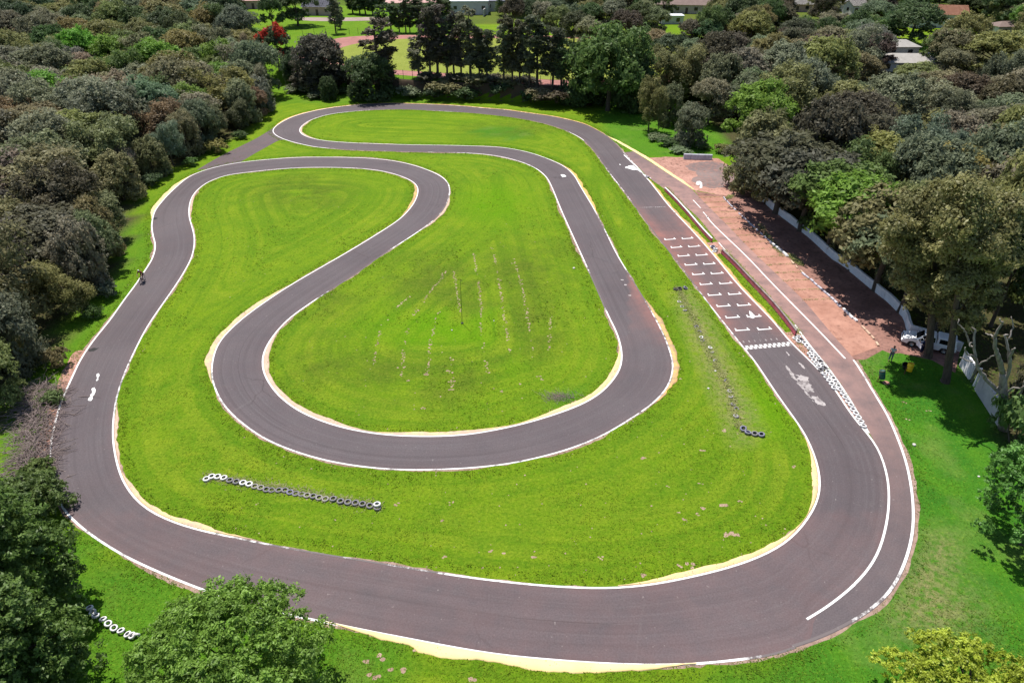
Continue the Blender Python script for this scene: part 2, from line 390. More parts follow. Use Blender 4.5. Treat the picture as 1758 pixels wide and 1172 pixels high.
# ------------------------------------------------------------------ survey of the circuit (photo points of the 1758x1172 photograph, on the level ground)
E_OUT = [(1467,719),(1425,657),(1391,620),(1356,586),(1327,551),(1291,514),(1264,485),(1227,440),(1191,399),(1148,353),(1114,310),(1093,286),(1078,270),(1066,257),(1055,245),(1039,232),(1011.6,216.7),(989.4,209),(946.8,199.7),(912,195),(868,188.7),(834,186),(775,181),(690,177.8),(645.7,178),(604.8,181),(563.8,186),(529.7,192.8),(502,201),(482,211),(470.5,220),(468.5,226),(473,232),(488.7,239.6),(512.6,246.4),(543,252.6),(591,256.7),(639,258.8),(707,260.8),(775,262),(816.4,263.8),(854,268),(888,276),(912,285),(927,294),(939,305.5),(948,322.5),(957,344.7),(967,368.6),(984,406.3),(1008,459),(1025,496.8),(1044,541),(1057.7,568.4),(1064.5,589),(1068,609.4),(1066.5,626.5),(1061,640),(1049,657),(1032,674),(1004.8,691),(970.7,705),(929.7,718.6),(885,730.6),(834,741),(800,746),(741,749),(673,747),(621.8,740.8),(570.6,728.8),(529.7,713.5),(502,698),(478.5,679),(461.4,657),(452,636.7),(450,619.6),(455,599),(465,582),(481,562),(499,544.5),(526,525),(563.8,500),(611.6,469.5),(652.6,440),(700,409.7),(727.6,391),(747,376),(762,358),(770,340),(772,325),(768.6,314),(758.4,303.8),(738,293.5),(707,283),(673,276),(639,272.4),(604.8,270.7),(563.8,270),(519.5,270.3),(485,272),(451,274.8),(413,279),(379,285),(348,293.5),(324,304),(307,317.4),(290,333),(276.5,348),(266,362),(262,376),(260.5,388),(262.8,404.6),(266.5,418.3),(266,430),(260,447.3),(249,464.3),(235.5,485),(211.6,517),(187.7,551),(163.8,580),(140,614.5),(122.9,650),(105.8,688),(95.6,722),(89.4,749),(86.5,771.6),(86.5,800),(90,829),(99,856),(115,881.5),(144,908.5),(180,933.7),(223,959),(273.7,982),(317,1000),(360,1016.6),(396,1028),(455,1046),(515,1059),(562,1068),(616,1079.6),(706,1097),(796,1114),(868,1125),(944,1132),(1034,1138.4),(1124,1141),(1196,1139),(1262,1132.5),(1326,1124),(1362,1112),(1392,1102),(1400,1096),(1397,1086),(1389,1068),(1394,1059),(1430.5,1033.5),(1467,1003),(1492.5,974),(1510.5,941.5),(1521.5,901),(1526,865),(1525,829),(1518,797),(1507,768),(1490,745)]
E_IN = [(1384.4,749.4),(1363.9,718.7),(1336.6,681),(1312.7,645.3),(1292,615),(1274,594),(1254,568.4),(1226.7,534.3),(1199.4,498.5),(1175.5,466.5),(1151.6,435.3),(1124,400.5),(1100,367.5),(1086,349),(1073,331),(1049,300.4),(1032,276.5),(1018.5,257.7),(1001.4,240.6),(984.3,230.4),(960.4,220),(929.7,211),(892,203.5),(844.4,197.5),(800,193.5),(707,188.4),(666,188),(622,190),(570.7,195.6),(546.8,201.4),(529.7,208.2),(518,216.7),(514.3,223.6),(518,230.4),(533,237),(557,241.6),(591,244.6),(639,246.8),(707,248.8),(775,249.8),(843.7,252),(877.8,255.5),(912,263),(946,275),(970,287),(986,302),(995,317.4),(1008,339),(1020,359),(1040,398),(1059.4,437),(1083,476),(1107,515.5),(1124,544.5),(1138,571.8),(1148,595.7),(1155,619.6),(1155.5,636.7),(1150,657),(1136,677.6),(1114,698),(1083,718.6),(1052,738),(1020,754),(980,769.8),(926,785),(872,796.3),(800,803.7),(724,806.5),(670,805.5),(616,800.4),(562,791),(518.8,779),(482.8,766),(450,750.5),(416.4,727),(389,701.5),(372,674),(364,650),(363.5,626.5),(369,602.6),(379,583.5),(397,564),(423,541.5),(457,517),(498,490),(546,462),(603,429),(645.7,403),(680,380.7),(697,366),(710.6,348.5),(717,333),(716.7,321),(707,311),(686.7,302),(659.4,294.5),(621.8,289.6),(570.6,287.6),(519.5,288),(468,291.3),(402,298.8),(379,304),(358,312.3),(341.3,324),(330,338),(325,355),(325,372),(329.4,388),(333.5,404.6),(333.5,421.7),(329,442),(315.7,467.8),(297,496.8),(273,531),(252.6,561.6),(235.5,594),(218.4,630),(208,657),(199.7,684.5),(195,718.6),(194,749.3),(197,775),(203.4,804),(214.3,831),(230.5,854.5),(252,874),(284.5,890.5),(331,906.7),(396,921),(468,935.5),(540,948.5),(600,958),(652,966.5),(760,984),(850,996.3),(944,1005.5),(1016,1009),(1063,1008.5),(1124,1002),(1178,991.5),(1232,979),(1286,962.5),(1333,941),(1366,915.7),(1387,890),(1401.7,863.5),(1408,833),(1405.3,804),(1396.3,777)]
OUT = smooth(W2(E_OUT), .7, True); INN = smooth(W2(E_IN), .7, True)
def strip(L, Rr):
    """pairs two curves running the same way (greedy shortest rung)"""
    i = j = 0; out = [(0, 0)]
    while i < len(L)-1 or j < len(Rr)-1:
        a = np.hypot(*(L[i+1]-Rr[j])) if i < len(L)-1 else 1e9
        b = np.hypot(*(L[i]-Rr[j+1])) if j < len(Rr)-1 else 1e9
        c = np.hypot(*(L[i+1]-Rr[j+1])) if i < len(L)-1 and j < len(Rr)-1 else 1e9
        if c <= min(a, b)+.35: i += 1; j += 1
        elif a < b: i += 1
        else: j += 1
        out.append((i, j))
    return out
def ribbon_mesh(name, L, Rr, z, mat, K=8, dustf=None):
    pr = strip(L, Rr); A = L[[p[0] for p in pr]]; B = Rr[[p[1] for p in pr]]
    n = len(A); u = seglen((A+B)/2); v = np.linspace(0, 1, K+1)
    X = A[:,None,:]*(1-v)[None,:,None]+B[:,None,:]*v[None,:,None]
    V = np.concatenate([X.reshape(-1, 2), np.full((n*(K+1), 1), z)], 1)
    UV = np.stack([np.repeat(u, K+1), np.tile(v, n)], 1)
    i = (np.arange(n-1)[:,None]*(K+1)+np.arange(K)[None]).ravel()
    Fq = np.stack([i, i+1, i+K+2, i+K+1], 1)
    e1 = np.linalg.norm(V[Fq[:,0]]-V[Fq[:,3]], axis=1)+np.linalg.norm(V[Fq[:,1]]-V[Fq[:,2]], axis=1)
    Fq = Fq[e1 > 1e-5]
    # upward normals
    a = V[Fq[:,1]]-V[Fq[:,0]]; b = V[Fq[:,2]]-V[Fq[:,0]]
    if np.sum(a[:,0]*b[:,1]-a[:,1]*b[:,0]) < 0: Fq = Fq[:, ::-1]
    d = dustf(V[:,0], V[:,1], UV[:,1]) if dustf else np.zeros(len(V))
    return qmesh(name, V, Fq, mat, {'dust': ('POINT', d)}, UV)
def offset_ribbon(name, line, w0, w1, z, mat, wear=None, h0=None, h1=None):
    """band beside a curve from signed offset w0 to w1 (arrays or numbers, + = left of travel)"""
    nrm = normals(line); w0 = np.broadcast_to(w0, len(line)); w1 = np.broadcast_to(w1, len(line))
    A = line+nrm*w0[:,None]; B = line+nrm*w1[:,None]; n = len(line)
    V = np.zeros((2*n, 3)); V[0::2,:2] = A; V[1::2,:2] = B; V[0::2,2] = z if h0 is None else h0; V[1::2,2] = z if h1 is None else h1
    i = np.arange(n-1)*2; Fq = np.stack([i, i+1, i+3, i+2], 1)
    a = V[Fq[:,1]]-V[Fq[:,0]]; b = V[Fq[:,2]]-V[Fq[:,0]]
    if np.sum(a[:,0]*b[:,1]-a[:,1]*b[:,0]) < 0: Fq = Fq[:, ::-1]
    if wear is not None and np.ndim(wear): Fq = Fq[~((np.asarray(wear)[:-1] > .85) & (np.asarray(wear)[1:] > .85))]
    if wear is not None and name == 'painted_edge_line': w_ = np.random.default_rng(n).normal(0, 1, n+60); wear = np.broadcast_to(wear, n)+.16*np.convolve(w_, np.ones(25)/5, 'same')[30:-30]
    wv = np.zeros(2*n) if wear is None else np.repeat(np.broadcast_to(wear, n), 2)
    return qmesh(name, V, Fq, mat, {'wear': ('POINT', wv)})
def kerb(line, side, width, mat, hgt_=.07, jit=.25, taper=4, seed=0, inset=.10):
    """raised kerb with a ragged outer edge: inner toe, top, outer drop"""
    rng = np.random.default_rng(seed); line = resample(line, .35); n = len(line); s = np.linspace(0, 1, n)*n
    tp = np.clip(np.minimum(s, n-s)/max(1, taper*3), .12, 1)
    j = np.convolve(rng.normal(0, 1, n+20), np.ones(5)/5, 'same')[10:-10]*jit+np.convolve(rng.normal(0, 1, n+60), np.ones(25)/25, 'same')[30:-30]*jit*1.5
    w = width*np.clip(tp*(1+j), .1, 1.6); nrm = normals(line)*side
    offs = [np.full(n, inset), inset+w*.35, inset+w*.92, inset+w]; hs = [.008, hgt_*.75, hgt_, .002]
    V = np.concatenate([np.concatenate([line+nrm*o[:,None], np.full((n, 1), h)], 1) for o, h in zip(offs, hs)])
    V[n:3*n, 2] += rng.normal(0, .008, 2*n)
    Fs = []
    for k in range(3):
        i = np.arange(n-1)+k*n; Fs.append(np.stack([i, i+1, i+n+1, i+n], 1))
    Fq = np.concatenate(Fs)
    if side < 0: Fq = Fq[:, ::-1]
    Fq = Fq[:, ::-1] if (lambda a, b: a[0]*b[1]-a[1]*b[0])(V[Fq[0,1]]-V[Fq[0,0]], V[Fq[0,2]]-V[Fq[0,0]]) < 0 else Fq
    return qmesh('kerb', V, Fq, mat, {'wear': ('POINT', np.tile(rng.uniform(0, .3)+.15*j, 4))})
def flat(name, poly2, z, mat, attr='wear', val=0.0):
    p = [Vector((a, b, 0)) for a, b in poly2]; tr = tessellate_polygon([p])
    V = np.array([(q.x, q.y, z) for q in p]); Fq = np.array(tr)
    a = V[Fq[:,1]]-V[Fq[:,0]]; b = V[Fq[:,2]]-V[Fq[:,0]]; cr = a[:,0]*b[:,1]-a[:,1]*b[:,0]
    Fq[cr < 0] = Fq[cr < 0][:, ::-1]
    return qmesh(name, V, Fq, mat, {attr: ('POINT', np.full(len(V), val))})
def struct(name, me): return tag(link(name, me), kind='structure')
def join(name, mes, mat):
    bm = bmesh.new()
    for m in mes: bm.from_mesh(m)
    me = bpy.data.meshes.new(name); bm.to_mesh(me); bm.free(); me.materials.append(mat); return me
def rag(poly, amp, seed, step=.4):          # ragged outline of a patch
    rng = np.random.default_rng(seed); p = np.asarray(poly); p = np.concatenate([p, p[:1]]); p = resample(p, step)[:-1]
    n = len(p); j = sum(np.convolve(np.tile(rng.normal(0, 1, n), 3), np.ones(k)/k**.5, 'same')[n:2*n] for k in (2, 5))*amp*.5
    return p+normals(p)*j[:,None]
# --- the straight's neighbours
PIT_L = [(1230,1118),(1300,1098),(1385,1064),(1430.5,1033.5),(1467,1003),(1492.5,974),(1510.5,941.5),(1521.5,901),(1526,865),(1525,829),(1518,797),(1507,768),(1492,743),(1473,708.5),(1452.6,674),(1422,630),(1391,592.4),(1364,555),(1328,515.7),(1312,497),(1289,473.7),(1265,447),(1247,432),(1233,416),(1215.5,394),(1194.6,369.8),(1163.8,343.8),(1136,321),(1113,304.5),(1093,284),(1071,262)]
PIT_R = [(1235,1134),(1290,1128.5),(1326,1123.5),(1362,1112),(1402,1099.5),(1452,1076),(1499,1047),(1531.6,1016.7),(1551.4,980.6),(1564,944.7),(1571,905),(1571,869),(1567.6,836.6),(1560.4,800.5),(1551.4,771.7),(1542,748),(1526,712),(1509,684.5),(1488.5,650.4),(1468,618),(1439,585.5),(1410,551),(1380,515.7),(1358.7,495),(1333,470.6),(1302,441),(1275.7,415),(1254.6,392.5),(1222,360),(1198,336),(1184,322),(1150,300),(1109,273.5),(1088,260)]
PL, PR = smooth(W2(PIT_L)), smooth(W2(PIT_R))
DIV = [(1240,337),(1254.6,353.5),(1275.7,373),(1295,391),(1319.5,413),(1348.5,439),(1362,453),(1378,469.6),(1422,507),(1445.7,531),(1473,554.8),(1500,582),(1513,600)]
DV = smooth(W2(DIV))
WALL_TOP = [(1300,324),(1329.7,350),(1392.8,396),(1432,432),(1452.6,444),(1500,483),(1527.7,503.6),(1558,533),(1564,558),(1599,568.4),(1654,589)]
WH = 1.0
WL = W2(WALL_TOP, WH)
_grid_c = G(1285, 480)
def dust_track(x, y, v):
    px = np.array([P((a, b, 0))[:2] for a, b in zip(x, y)])
    d = .05+.12*(np.abs(v-.5)*2)**6
    on = (px[:,0] > 1080) & (px[:,1] < 610) & (px[:,1] > 255)
    g = np.clip((px[:,1]-330)/60, 0, 1)*np.clip((600-px[:,1])/60, 0, 1)
    edge = np.clip(1-v*3.2, 0, 1)+np.clip((v-.72)*3.4, 0, 1)
    d = d+on*(g*(.22+.75*edge)+.18*np.clip(1-np.abs(px[:,1]-415)/35, 0, 1)*2.4)
    bot = (px[:,1] > 880)
    d = d+bot*.10
    return np.clip(d, 0, 1)
def dust_pit(x, y, v):
    px = np.array([P((a, b, 0))[:2] for a, b in zip(x, y)])
    t = np.interp(px[:,1], [250, 330, 420, 560, 650, 760, 900, 1100], [.25, .8, 1.0, .75, .62, .38, .18, .10])
    return np.clip(t+.25*np.abs(v-.6)*(px[:,1] < 780)-.05, 0, 1)
_o = near(OUT, INN[0]); OUTr = np.concatenate([OUT[_o:], OUT[:_o+1]]); INNr = np.concatenate([INN, INN[:1]])
struct('asphalt_track', ribbon_mesh('asphalt_track', INNr, OUTr, .012, M['asphalt'], 8, dust_track))
struct('pit_road', ribbon_mesh('pit_road', PL, PR, .008, M['pit'], 6, dust_pit))
link_road = [(481,240),(457.4,252.6),(430,268),(409,279.5),(380,287),(344.8,294),(341,290),(375.5,269.6),(409.6,252.6),(443.7,235.5),(473,218),(471,226)]
_lr = ribbon_mesh('link_road', smooth(W2([(478,214),(444,235.5),(410,252.6),(376,269.6),(338,292)])), smooth(W2([(492,240),(481,240),(457.4,252.6),(430,268),(400,287)])), .008, M['asphalt'], 5, lambda x, y, v: .15+0*x)
struct('link_road', _lr)
# red earth around the pits
padp = rag(W2([(1106,271),(1150,269.5),(1232,272),(1262,290),(1290,312),(1318,338),(1292,338),(1250,337),(1193,327),(1150,299)]), .12, 3)
struct('paddock_pad', flat('paddock_pad', padp, .004, M['dirt']))
struct('pad_asphalt', flat('pad_asphalt', rag(W2([(1186,280),(1215,276),(1248,285),(1262,300),(1272,316),(1240,322),(1205,323),(1187,312),(1194,300),(1184,290)]), .45, 8, .6), .008, M['pad']))
wb = [tuple(p) for p in WL[1:]]
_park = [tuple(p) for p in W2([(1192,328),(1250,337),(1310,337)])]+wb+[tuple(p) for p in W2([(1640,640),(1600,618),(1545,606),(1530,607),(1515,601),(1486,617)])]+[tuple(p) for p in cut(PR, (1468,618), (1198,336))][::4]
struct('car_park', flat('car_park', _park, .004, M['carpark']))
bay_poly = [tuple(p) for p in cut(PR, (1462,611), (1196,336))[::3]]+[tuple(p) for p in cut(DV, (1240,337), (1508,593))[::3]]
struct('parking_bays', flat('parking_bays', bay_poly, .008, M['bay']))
struct('dirt_wedge', flat('dirt_wedge', np.concatenate([cut(OUT, (1489,742), (1345,573), True)[::-1][::2], cut(PL, (1489,738), (1372,566))[::2]]), .004, M['dirt']))
struct('dirt_gap', flat('dirt_gap', W2([(1207,417),(1236,415),(1252,433),(1232,436),(1226,440)]), .0045, M['dirt']))
# dusty verges under both edges of the tarmac
def verge(line, seed, a=.15, b=.5):
    rng = np.random.default_rng(seed); l = resample(line, .5); n = len(l)
    j = np.convolve(rng.normal(0, 1, n+40), np.ones(12)/12**.5, 'same')[20:-20]; j2 = np.convolve(rng.normal(0, 1, n+8), np.ones(3)/3**.5, 'same')[4:-4]
    return l, np.clip(a+b*.5*(j*.6+.3)+.05*j2, .05, 1.4)
l, w = verge(np.concatenate([OUT, OUT[:1]]), 1); struct('verge_dirt', offset_ribbon('verge_dirt', l, -w, w, .003, M['verge']))
l, w = verge(np.concatenate([INN, INN[:1]]), 2, .12, .35); struct('verge_dirt', offset_ribbon('verge_dirt', l, -w, w, .0035, M['verge']))
l, w = verge(cut(OUT, (150,600), (100,858), True), 3, .9, .5); struct('verge_dirt', offset_ribbon('verge_dirt', l, -w, w, .0042, M['dirt']))
l, w = verge(cut(PR, (1334,1122), (1468,618)), 4, .2, .22); struct('verge_dirt', offset_ribbon('verge_dirt', l, -w, w, .0038, M['verge']))
# --- painted lines
def edge_line(curve, spans, base_wear, w=.17, inset=.02, z=.020, flip=1):
    n = len(curve); wear = np.full(n, base_wear)
    for a, b, v in spans:
        i, j = near(curve, G(*a)), near(curve, G(*b))
        idx = np.arange(i, j+1) if i <= j else np.concatenate([np.arange(i, n), np.arange(0, j+1)])
        wear[idx] = v
    k = np.ones(9)/9; wear = np.convolve(np.concatenate([wear[-8:], wear, wear[:8]]), k, 'same')[8:-8]
    return offset_ribbon('painted_edge_line', curve, flip*inset, flip*(inset+w), z, M['white_line'], wear)
oc = np.concatenate([OUT, OUT[:1]]); ic = np.concatenate([INN, INN[:1]])
struct('painted_edge_line', edge_line(oc, [((1385,1063),(1490,745),-.3),((1490,745),(1356,586),-.25),((1356,586),(1200,412),-.02),((1200,412),(1114,310),.12),((1093,286),(1039,232),.6),((1039,232),(640,178),.55),((640,178),(490,206),.1),((563,253),(800,262),.8),((1008,459),(1040,535),.75),((570,495),(655,438),.85),((730,390),(770,335),.3),((1090,1141),(1300,1126),.25),((1356,1113),(1434,1031),1.5)], 0.03, .155, -.08))
struct('painted_edge_line', edge_line(ic, [((1312,645),(1274,594),.1),((1270,588),(1205,505),.5),((1205,505),(1087,350),.72),((1086,349),(1002,241),.65),((980,229),(800,194),.8),((795,193.5),(640,189),.45),((1020,359),(1040,398),.45),((1075,465),(1110,520),.6),((240,585),(203,670),.55),((203,670),(197,700),.45),((440,930),(720,978),.22),((720,978),(960,1006),.08)], 0.03, .14, -.08))
def line_px(pts, w, wear, z=.021, mat='white_line'):
    c = smooth(W2(pts), .5); return offset_ribbon('painted_line', c, -w/2, w/2, z, M[mat], wear)
struct('painted_line', line_px([(1385,1062.5),(1408,1049),(1430.5,1033.5),(1450,1018),(1467,1003)], .15, -.1, .0205))
struct('painted_line', line_px([(1071,266),(1093,287),(1113,309)], .2, -.2, .022))
struct('painted_line', line_px([(1086,284),(1100,296),(1118,306.5)], .12, .1, .022))
struct('painted_line', line_px([(1213,371),(1226.6,387.5),(1280,438.7),(1330,491),(1400,562),(1451,615.5)], .17, -.1, .016))
for a, b in (((1190,343.5),(1203,357.5)),((1207,364),(1216,374))): struct('painted_line', line_px([a, ((a[0]+b[0])/2,(a[1]+b[1])/2), b], .14, .15, .016))
struct('painted_line', line_px([(1364,557),(1391,594),(1422,632),(1452.6,676),(1473,710),(1491,743)], .2, -.1, .016))
struct('painted_line', line_px([(1234,416.5),(1247,432),(1252,437)], .13, .1, .016))
l = cut(PR, (1362,1112), (1468,618)); struct('painted_edge_line', offset_ribbon('painted_edge_line', l, .04, .22, .016, M['white_line'], np.interp(np.linspace(0, 1, len(l)), [0, .1, .15, .85, .9, 1], [.35, .3, 0, 0, .35, .0])))
# starting grid
boxes = []
ROW = [(411.4,1151,1169,1181,1199),(425.1,1162,1180,1192,1211),(439.8,1174,1193,1205,1224),(455.1,1186,1206,1218,1237),(471.5,1199,1219,1231,1251),(488.6,1212,1232,1245.5,1266),(507,1226,1247.5,1261,1281.5),(526.1,1241,1263,1276.5,1298),(545.6,1256.5,1279,1293,1316),(567.4,1273,1296,1311.5,1334)]
ROW = [(y, a+(0), b, c, d) for y, a, b, c, d in ROW]
fwd = G(1199, 498.5)-G(1274, 594); fwd /= np.linalg.norm(fwd)
for y, a, b, c, d in ROW:
    for x0, x1, dy in ((a-9, b-9, 0), (c-9, d-9, -1.5)):
        A, B = G(x0, y+dy+.8), G(x1, y+dy-.6); s = (B-A)/np.linalg.norm(B-A)
        for q0, q1, ww in ((A-s*.06, B+s*.06, .17),):
            boxes.append([q0, q1, q1+fwd*ww, q0+fwd*ww])
        for q in (A, B-s*.14):
            boxes.append([q+fwd*.172, q+s*.14+fwd*.172, q+s*.14+fwd*.52, q+fwd*.52])
struct('painted_grid_marks', join('painted_grid_marks', [flat('b', bx, .021, M['white_line'], val=.05) for bx in boxes], M['white_line']))
# chequered start line
A0, A1, = G(1278, 597.5), G(1357, 590.5); s = A1-A0; Ls = np.linalg.norm(s); s /= Ls; chk = []
nq = 10; f2 = np.array((-s[1], s[0]))
for k in range(nq*2):
    for r in range(2):
        if (k+r) % 2 == 0:
            o = A0+s*(Ls*k/(nq*2))+f2*(r*.34-.30); d = s*(Ls/(nq*2))
            chk.append([o, o+d, o+d+f2*.34, o+f2*.34])
struct('painted_start_line', join('painted_start_line', [flat('c', c, .021, M['white_line'], val=-.1) for c in chk], M['white_line']))
struct('painted_start_band', flat('painted_start_band', [A0-f2*.34, A1-f2*.34, A1+f2*.42, A0+f2*.42], .016, M['worn_paint'], val=.35))
# worn dashes before the start line and across the straight
mk = []
for k in range(7):
    o = G(1277+k*9.5, 588.5-k*.8); mk.append([o, o+s*.12, o+s*.12+fwd*.35, o+fwd*.35])
for k in range(14):
    o = G(1099+k*3.2, 357-k*.1); mk.append([o, o+s*.2, o+s*.2+fwd*.18, o+fwd*.18])
struct('painted_dashes', join('painted_dashes', [flat('c', c, .021, M['worn_paint'], val=.2) for c in mk], M['worn_paint']))
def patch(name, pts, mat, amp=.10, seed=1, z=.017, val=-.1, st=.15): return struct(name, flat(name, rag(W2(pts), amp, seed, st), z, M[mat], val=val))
patch('paint_patch', [(1074,286.5),(1083,284.5),(1090,287),(1096,292),(1090,292.5),(1080,290),(1074,289)], 'white_line', .12, 2, .024, -.3)
patch('paint_patch', [(1063,281),(1066,283),(1064.5,284)], 'white_line', .05, 3, .0215)
patch('paint_patch', [(963,299.5),(970,300),(972,303),(966,304.5),(962.5,302)], 'white_line', .1, 4, .02, -.3)
patch('paint_patch', [(166,642),(170,640),(171,646),(167,655),(164.5,654)], 'white_line', .06, 5, .02, -.4)
patch('paint_patch', [(158,668),(163,665),(163,674),(157,687),(152,686),(155,678)], 'white_line', .07, 6, .02, -.4)
patch('paint_patch', [(1286,533),(1292,537),(1297,543.5),(1293,547),(1287,545)], 'white_line', .04, 7, .0235, -.4)
patch('paint_patch', [(1301,570.5),(1304,574),(1302.5,574.5)], 'white_line', .03, 17, .022, -.4)
patch('paint_patch', [(1362,640),(1376,642),(1385,654),(1398,672),(1386,671),(1374,658),(1366,648)], 'worn_paint', .2, 8, .017, .12)
patch('paint_patch', [(1392,679),(1405,680),(1416,690),(1415,694),(1404,695),(1397,687)], 'worn_paint', .16, 9, .017, .12)
patch('paint_patch', [(1344,623),(1347,623.5),(1362,642),(1373,657),(1398,690),(1396,691),(1368,658),(1352,638)], 'worn_paint', .1, 10, .0185, .12)
patch('paint_patch', [(1348,602),(1351,605),(1357,610),(1354,611),(1350,607)], 'worn_paint', .06, 11, .017, .12)
patch('paint_patch', [(1371,622),(1377,627),(1385,632),(1381,633.5),(1374,629)], 'worn_paint', .1, 12, .017, -.2)
for i, (x, y) in enumerate(((1068,480.5),(1074,489),(1081,507))): patch('paint_patch', [(x-2.5,y-.6),(x+3,y-.6),(x+2.6,y+.8),(x-2,y+.7)], 'worn_paint', .04, 13+i, .017, -.3)
# the painted nine on the pad
nine = [[(1194.5,316.5),(1196,311.8),(1201.5,310.8),(1205,314),(1205.5,322.5),(1201,322.8),(1201.8,317),(1198,317.8)]]
patch('painted_figure', nine[0], 'white_line', .04, 21, .013, -.5)
# two small flat dark patches laid on the asphalt
patch('dark_patch', [(151,599),(157,596.5),(168,597),(166,601),(156,602.5)], 'rubber', .12, 22, .0165)
patch('dark_patch', [(262,372),(271,374.5),(266,377.5),(261.5,376)], 'rubber', .08, 23, .0165)
# kerbs
def side_of(line, target):                 # +1 when the target lies to the left of travel
    i = near(line, target); i = min(max(i, 1), len(line)-2); t = line[i+1]-line[i-1]; v = np.asarray(target)-line[i]
    return 1 if t[0]*v[1]-t[1]*v[0] > 0 else -1
def add_kerb(curve, a, b, toward, width, mat, **k):
    l = cut(curve, a, b, True)
    struct('kerb', kerb(l, side_of(l, G(*toward)), width, M[mat], **k))
add_kerb(OUT, (555,1067), (1195,1139), (870,1160), .80, 'yellow2', seed=1, jit=.28, hgt_=.09, taper=6, inset=-.06)
add_kerb(OUT, (322,304.5), (262,378), (260,330), .6, 'yellow2', seed=2, jit=.2)
add_kerb(OUT, (1064,588), (885,731), (800,600), .46, 'yellow', seed=3, jit=.22)
add_kerb(OUT, (884,731), (640,744), (800,600), .42, 'yellow', seed=4, jit=.25)
add_kerb(OUT, (640,744), (480,562), (800,600), .42, 'pinkkerb', seed=5, jit=.3)
add_kerb(OUT, (718,397), (770,338), (800,420), .45, 'pinkkerb', seed=6, jit=.35)
add_kerb(OUT, (1039,232), (640,177), (850,150), .25, 'ochre', seed=7, jit=.6, hgt_=.04)
add_kerb(OUT, (640,177), (472,219), (520,150), .28, 'ochre', seed=8, jit=.5, hgt_=.04)
add_kerb(INN, (1387,890), (1385,751), (1300,800), .36, 'yellow', seed=9, jit=.3)
add_kerb(INN, (1065,1008.5), (1387,890), (1200,850), .42, 'yellow', seed=10, jit=.3)
add_kerb(INN, (197,690), (205,806), (300,750), .42, 'pinkkerb', seed=11, jit=.6)
add_kerb(INN, (205,808), (440,930), (400,850), .34, 'yellow', seed=12, jit=.7)
add_kerb(INN, (364,655), (500,489), (300,500), .5, 'yellow', seed=13, jit=.3)
add_kerb(INN, (1106,514), (1112,699), (1200,620), .46, 'ochre', seed=14, jit=.7)
add_kerb(INN, (968,286), (1024,366), (1100,300), .42, 'ochre', seed=15, jit=.45)
add_kerb(INN, (690,372), (705,310), (600,350), .42, 'ochre', seed=16, jit=.5)
add_kerb(INN, (540,204), (545,239), (600,220), .4, 'pinkkerb', seed=17, jit=.4)
add_kerb(INN, (340,325), (325,380), (400,380), .3, 'pinkkerb', seed=18, jit=.4)
add_kerb(OUT, (1335,560), (1112,308), (1300,470), .34, 'ochre', seed=19, jit=.45)
_pk = smooth(W2([(1192,326),(1150,299),(1109,272),(1073,251),(1045,235)]), .5)
struct('kerb', kerb(_pk, side_of(_pk, G(1150,270)), .6, M['yellow2'], seed=20, jit=.14, hgt_=.12, inset=-.1))
# whitewashed divider kerb of the car park, in stones
def stones(line, a, b, w, h, gap, seed, mat, name, **tg):
    rng = np.random.default_rng(seed); l = resample(cut(line, a, b), .1); s = 0.0; L = len(l)*.1; mb = MB()
    while s < L-.4:
        ln = rng.uniform(.55, 1.0); i, j = int(s*10), min(len(l)-1, int((s+ln)*10))
        p, q = l[i], l[j]; c = (p+q)/2; an = math.atan2(q[1]-p[1], q[0]-p[0])
        mb.box((c[0]+rng.normal(0, .04), c[1], h/2), (ln*.94, w*rng.uniform(.8, 1.1), h), Matrix.Rotation(an+rng.normal(0, .03), 3, 'Z'), .03)
        s += ln+rng.exponential(gap)
    return tag(mb.build(name, M[mat]), kind='structure')
stones(DV, (1243,340), (1295,391), .2, .16, .15, 1, 'concrete', 'divider_kerb')
stones(DV, (1297,393), (1322,415), .2, .16, .5, 2, 'concrete', 'divider_kerb')
stones(DV, (1322,415), (1350,440), .26, .26, .01, 3, 'wall', 'divider_kerb')
stones(DV, (1358,449), (1378,470), .2, .15, .5, 4, 'pinkkerb', 'divider_kerb')
stones(DV, (1378,470), (1445,531), .24, .18, .12, 5, 'concrete', 'divider_kerb')
stones(DV, (1446,531), (1474,556), .26, .22, .03, 6, 'wall', 'divider_kerb')
stones(DV, (1478,558), (1511,597), .22, .16, .3, 7, 'pinkkerb', 'divider_kerb')
# far field on the terrace
def terr(name, pts, mat, dz, attrs=None):
    p = smooth(np.array([G(a, b, 3.5) for a, b in pts]), 4, True)
    me = flat(name, p, 0, mat); n = len(me.vertices); co = np.zeros(n*3, np.float32); me.vertices.foreach_get('co', co); co = co.reshape(-1, 3); co[:,2] = 3.5+dz
    me.vertices.foreach_set('co', co.ravel())
    for k, v in (attrs or {}).items():
        a = me.attributes.new(k, 'FLOAT', 'POINT'); a.data.foreach_set('value', np.full(n, v, np.float32))
    me.update(); return struct(name, me)
terr('running_track', [(497,110),(520,88),(552,72),(600,62.5),(700,60.5),(800,61),(1000,62),(1130,63),(1200,67),(1260,82),(1275,100),(1240,130),(1150,148),(1040,149),(953,148),(902,145.5),(834,140.5),(765,134),(700,130.5),(600,122),(540,123),(505,120)], M['redtrack'], .02)
terr('sports_field', [(560,102),(575,86),(600,77),(640,70),(700,66.5),(800,66),(1000,66.5),(1120,68),(1180,74),(1215,88),(1222,104),(1190,124),(1120,136),(1040,139),(953,138.5),(902,136),(834,130.5),(765,126),(690,121.5),(600,114),(570,111)], M['grass'], .04, {'pitch': 1.0})
terr('far_road', [(500,30),(560,31),(640,30),(700,28),(690,33),(640,36),(560,37),(505,36)], M['greyroad'], .03)
